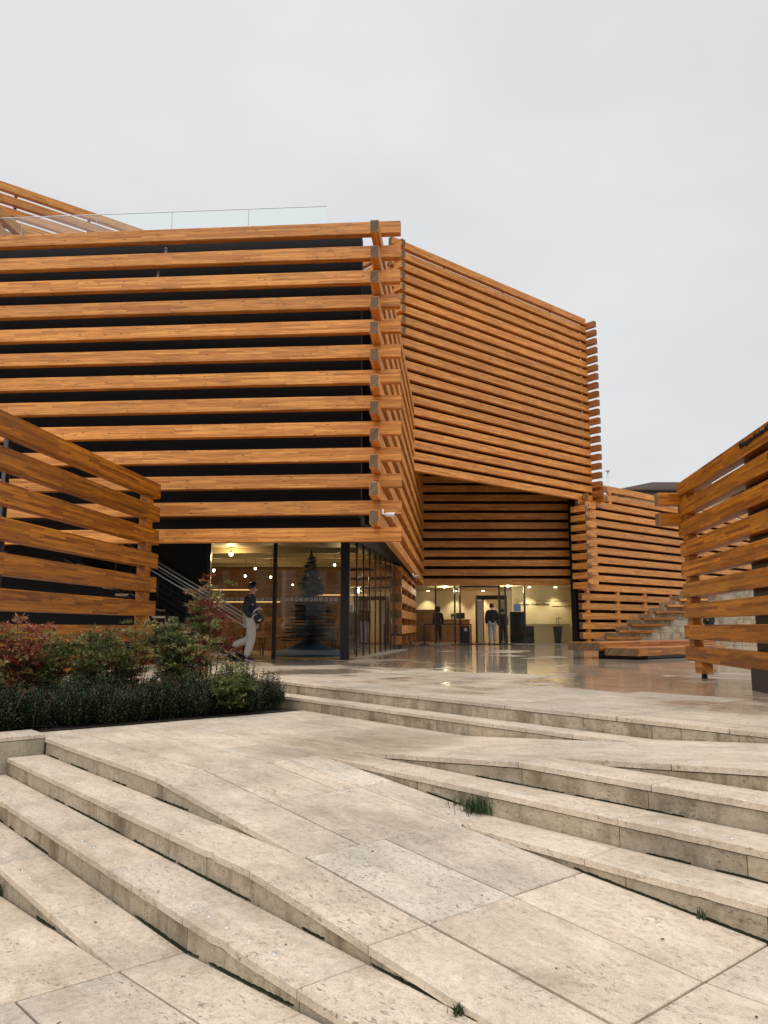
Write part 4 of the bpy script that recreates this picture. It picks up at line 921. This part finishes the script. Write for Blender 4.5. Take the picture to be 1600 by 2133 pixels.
# grass tufts in the joints
def tuft(p, n, h, r, label):
    V, Fc, T = [], [], []
    for _ in range(n):
        q = Vector((random.gauss(0, r), random.gauss(0, r), 0)); d = Vector((random.gauss(0, .3), random.gauss(0, .3), 1)).normalized(); L_ = h*random.uniform(.5, 1.1); s = Vector((random.gauss(0, 1), random.gauss(0, 1), 0)).normalized()*.0028; i = len(V)
        m_ = q+d*L_*.6; e = q+d*L_+Vector((d.x, d.y, -.2))*L_*.25
        V += [q-s, q+s, m_+s*.7, m_-s*.7, e]; Fc += [(i, i+1, i+2, i+3), (i+3, i+2, i+4)]; T += [random.random()]*2
    tag(link('grass_tuft', leafobj(V, Fc, T, 'tuft'), M['grass'], None, p), label, 'grass')
tuft(ab(3.66, B_W2-.02, zR(3.66)), 260, .13, .05, 'grass tuft growing at the foot of the third right step'); tuft(ab(3.85, B_W2-.02, zR(3.85)), 26, .05, .03, 'tiny weed just left of the grass tuft by the right step')
tuft(ab(5.48, B_L4-.03, -.90), 70, .09, .02, 'grass tuft at the left picture edge under the lowest step'); tuft(ab(2.1, B_L2-.02, -.60), 60, .045, .014, 'moss and weed clump at the foot of the step at bottom centre')
tuft(ab(1.95, B_W3-.02, zR(1.95)), 18, .06, .015, 'small weed at the foot of the lowest right step')
# litter, leaves and twigs
def scrap(u_ab, z, s, mat, name, label, cat, group=None):
    n = 7; V = [(s*random.uniform(.5, 1)*math.cos(6.283*i/n), s*random.uniform(.35, .8)*math.sin(6.283*i/n), random.uniform(.002, .45*s)) for i in range(n)]+[(0, 0, s*.25)]
    tag(link(name, pymesh(name, V, [(i, (i+1) % n, n) for i in range(n)]), mat, None, ab(*u_ab, z), (0, 0, random.uniform(0, 6))), label, cat, group)
scrap((8.75, 6.45), .003, .06, M['white'], 'paper_scrap', 'crumpled white paper scrap near the upper step edge', 'litter')
scrap((6.9, 4.25), -.297, .03, M['white'], 'paper_scrap', 'small white scrap lying on the landing', 'litter')
for (a, b) in [(random.uniform(1.7, 6), random.uniform(1.0, 3.55)) for _ in range(6)]+[(5.1, 2.32), (4.45, 2.0), (3.0, 1.98), (6.3, 2.30), (2.7, 2.9), (3.3, 3.3), (2.05, 2.62), (1.5, 2.7), (1.4, 2.9), (4.2, 1.6), (3.2, 1.1), (2.95, 4.1), (6.3, 3.1)]:
    z = (-.45 if B_L2 < b < B_L1 else -.60 if B_L3 < b < B_L2 else -.75 if B_L4 < b < B_L3 else zF2(a) if b < B_L4 else zR(a) if b < B_W3 else -.30)
    scrap((a, b), z+.002, random.uniform(.007, .014), M['stem'], 'fallen_leaf', 'dry dark leaf fallen on the stone paving', 'leaf', 'dry leaves on the paving')
# ================================================================== INVENTED HOUSES BEHIND THE VIEWER (added for the glass to reflect)
for i, (x, wd, ht, col) in enumerate(((-15, 11, 8.5, (.50, .44, .34)), (-3, 10, 7.2, (.62, .60, .55)), (9, 12, 9.0, (.40, .22, .13)), (23, 12, 8, (.55, .5, .42)))):
    wm = plain('render_%d' % i, col, .8)
    t = empty('town_house', (x, -27, -.6), ('pale ochre', 'whitewashed', 'brick brown', 'sand coloured')[i]+' unseen house added behind the viewer for reflections', 'house')
    boxmm('wall', x-wd/2, x+wd/2, -34, -25, -1.2, ht, wm, t)
    link('roof', pymesh('roof', [(x-wd/2-.5, -24.4, ht), (x+wd/2+.5, -24.4, ht), (x+wd/2+.5, -34.6, ht), (x-wd/2-.5, -34.6, ht), (x-wd/4, -29.5, ht+2.2), (x+wd/4, -29.5, ht+2.2)], [(0, 1, 5, 4), (1, 2, 5), (2, 3, 4, 5), (3, 0, 4), (3, 2, 1, 0)]), M['tile'], t)
    for r_ in range(2):
        for c_ in range(4):
            wx = x-wd/2+wd*(c_+.5)/4; f_ = boxmm('window', wx-.55, wx+.55, -25.02, -24.93, 1.0+3.1*r_, 2.7+3.1*r_, M['white'], t); boxmm('pane', wx-.45, wx+.45, -24.95, -24.92, 1.1+3.1*r_, 2.6+3.1*r_, M['black'], f_, 0)
# ================================================================== MOSS along the feet of the risers
V, Fc = [], []
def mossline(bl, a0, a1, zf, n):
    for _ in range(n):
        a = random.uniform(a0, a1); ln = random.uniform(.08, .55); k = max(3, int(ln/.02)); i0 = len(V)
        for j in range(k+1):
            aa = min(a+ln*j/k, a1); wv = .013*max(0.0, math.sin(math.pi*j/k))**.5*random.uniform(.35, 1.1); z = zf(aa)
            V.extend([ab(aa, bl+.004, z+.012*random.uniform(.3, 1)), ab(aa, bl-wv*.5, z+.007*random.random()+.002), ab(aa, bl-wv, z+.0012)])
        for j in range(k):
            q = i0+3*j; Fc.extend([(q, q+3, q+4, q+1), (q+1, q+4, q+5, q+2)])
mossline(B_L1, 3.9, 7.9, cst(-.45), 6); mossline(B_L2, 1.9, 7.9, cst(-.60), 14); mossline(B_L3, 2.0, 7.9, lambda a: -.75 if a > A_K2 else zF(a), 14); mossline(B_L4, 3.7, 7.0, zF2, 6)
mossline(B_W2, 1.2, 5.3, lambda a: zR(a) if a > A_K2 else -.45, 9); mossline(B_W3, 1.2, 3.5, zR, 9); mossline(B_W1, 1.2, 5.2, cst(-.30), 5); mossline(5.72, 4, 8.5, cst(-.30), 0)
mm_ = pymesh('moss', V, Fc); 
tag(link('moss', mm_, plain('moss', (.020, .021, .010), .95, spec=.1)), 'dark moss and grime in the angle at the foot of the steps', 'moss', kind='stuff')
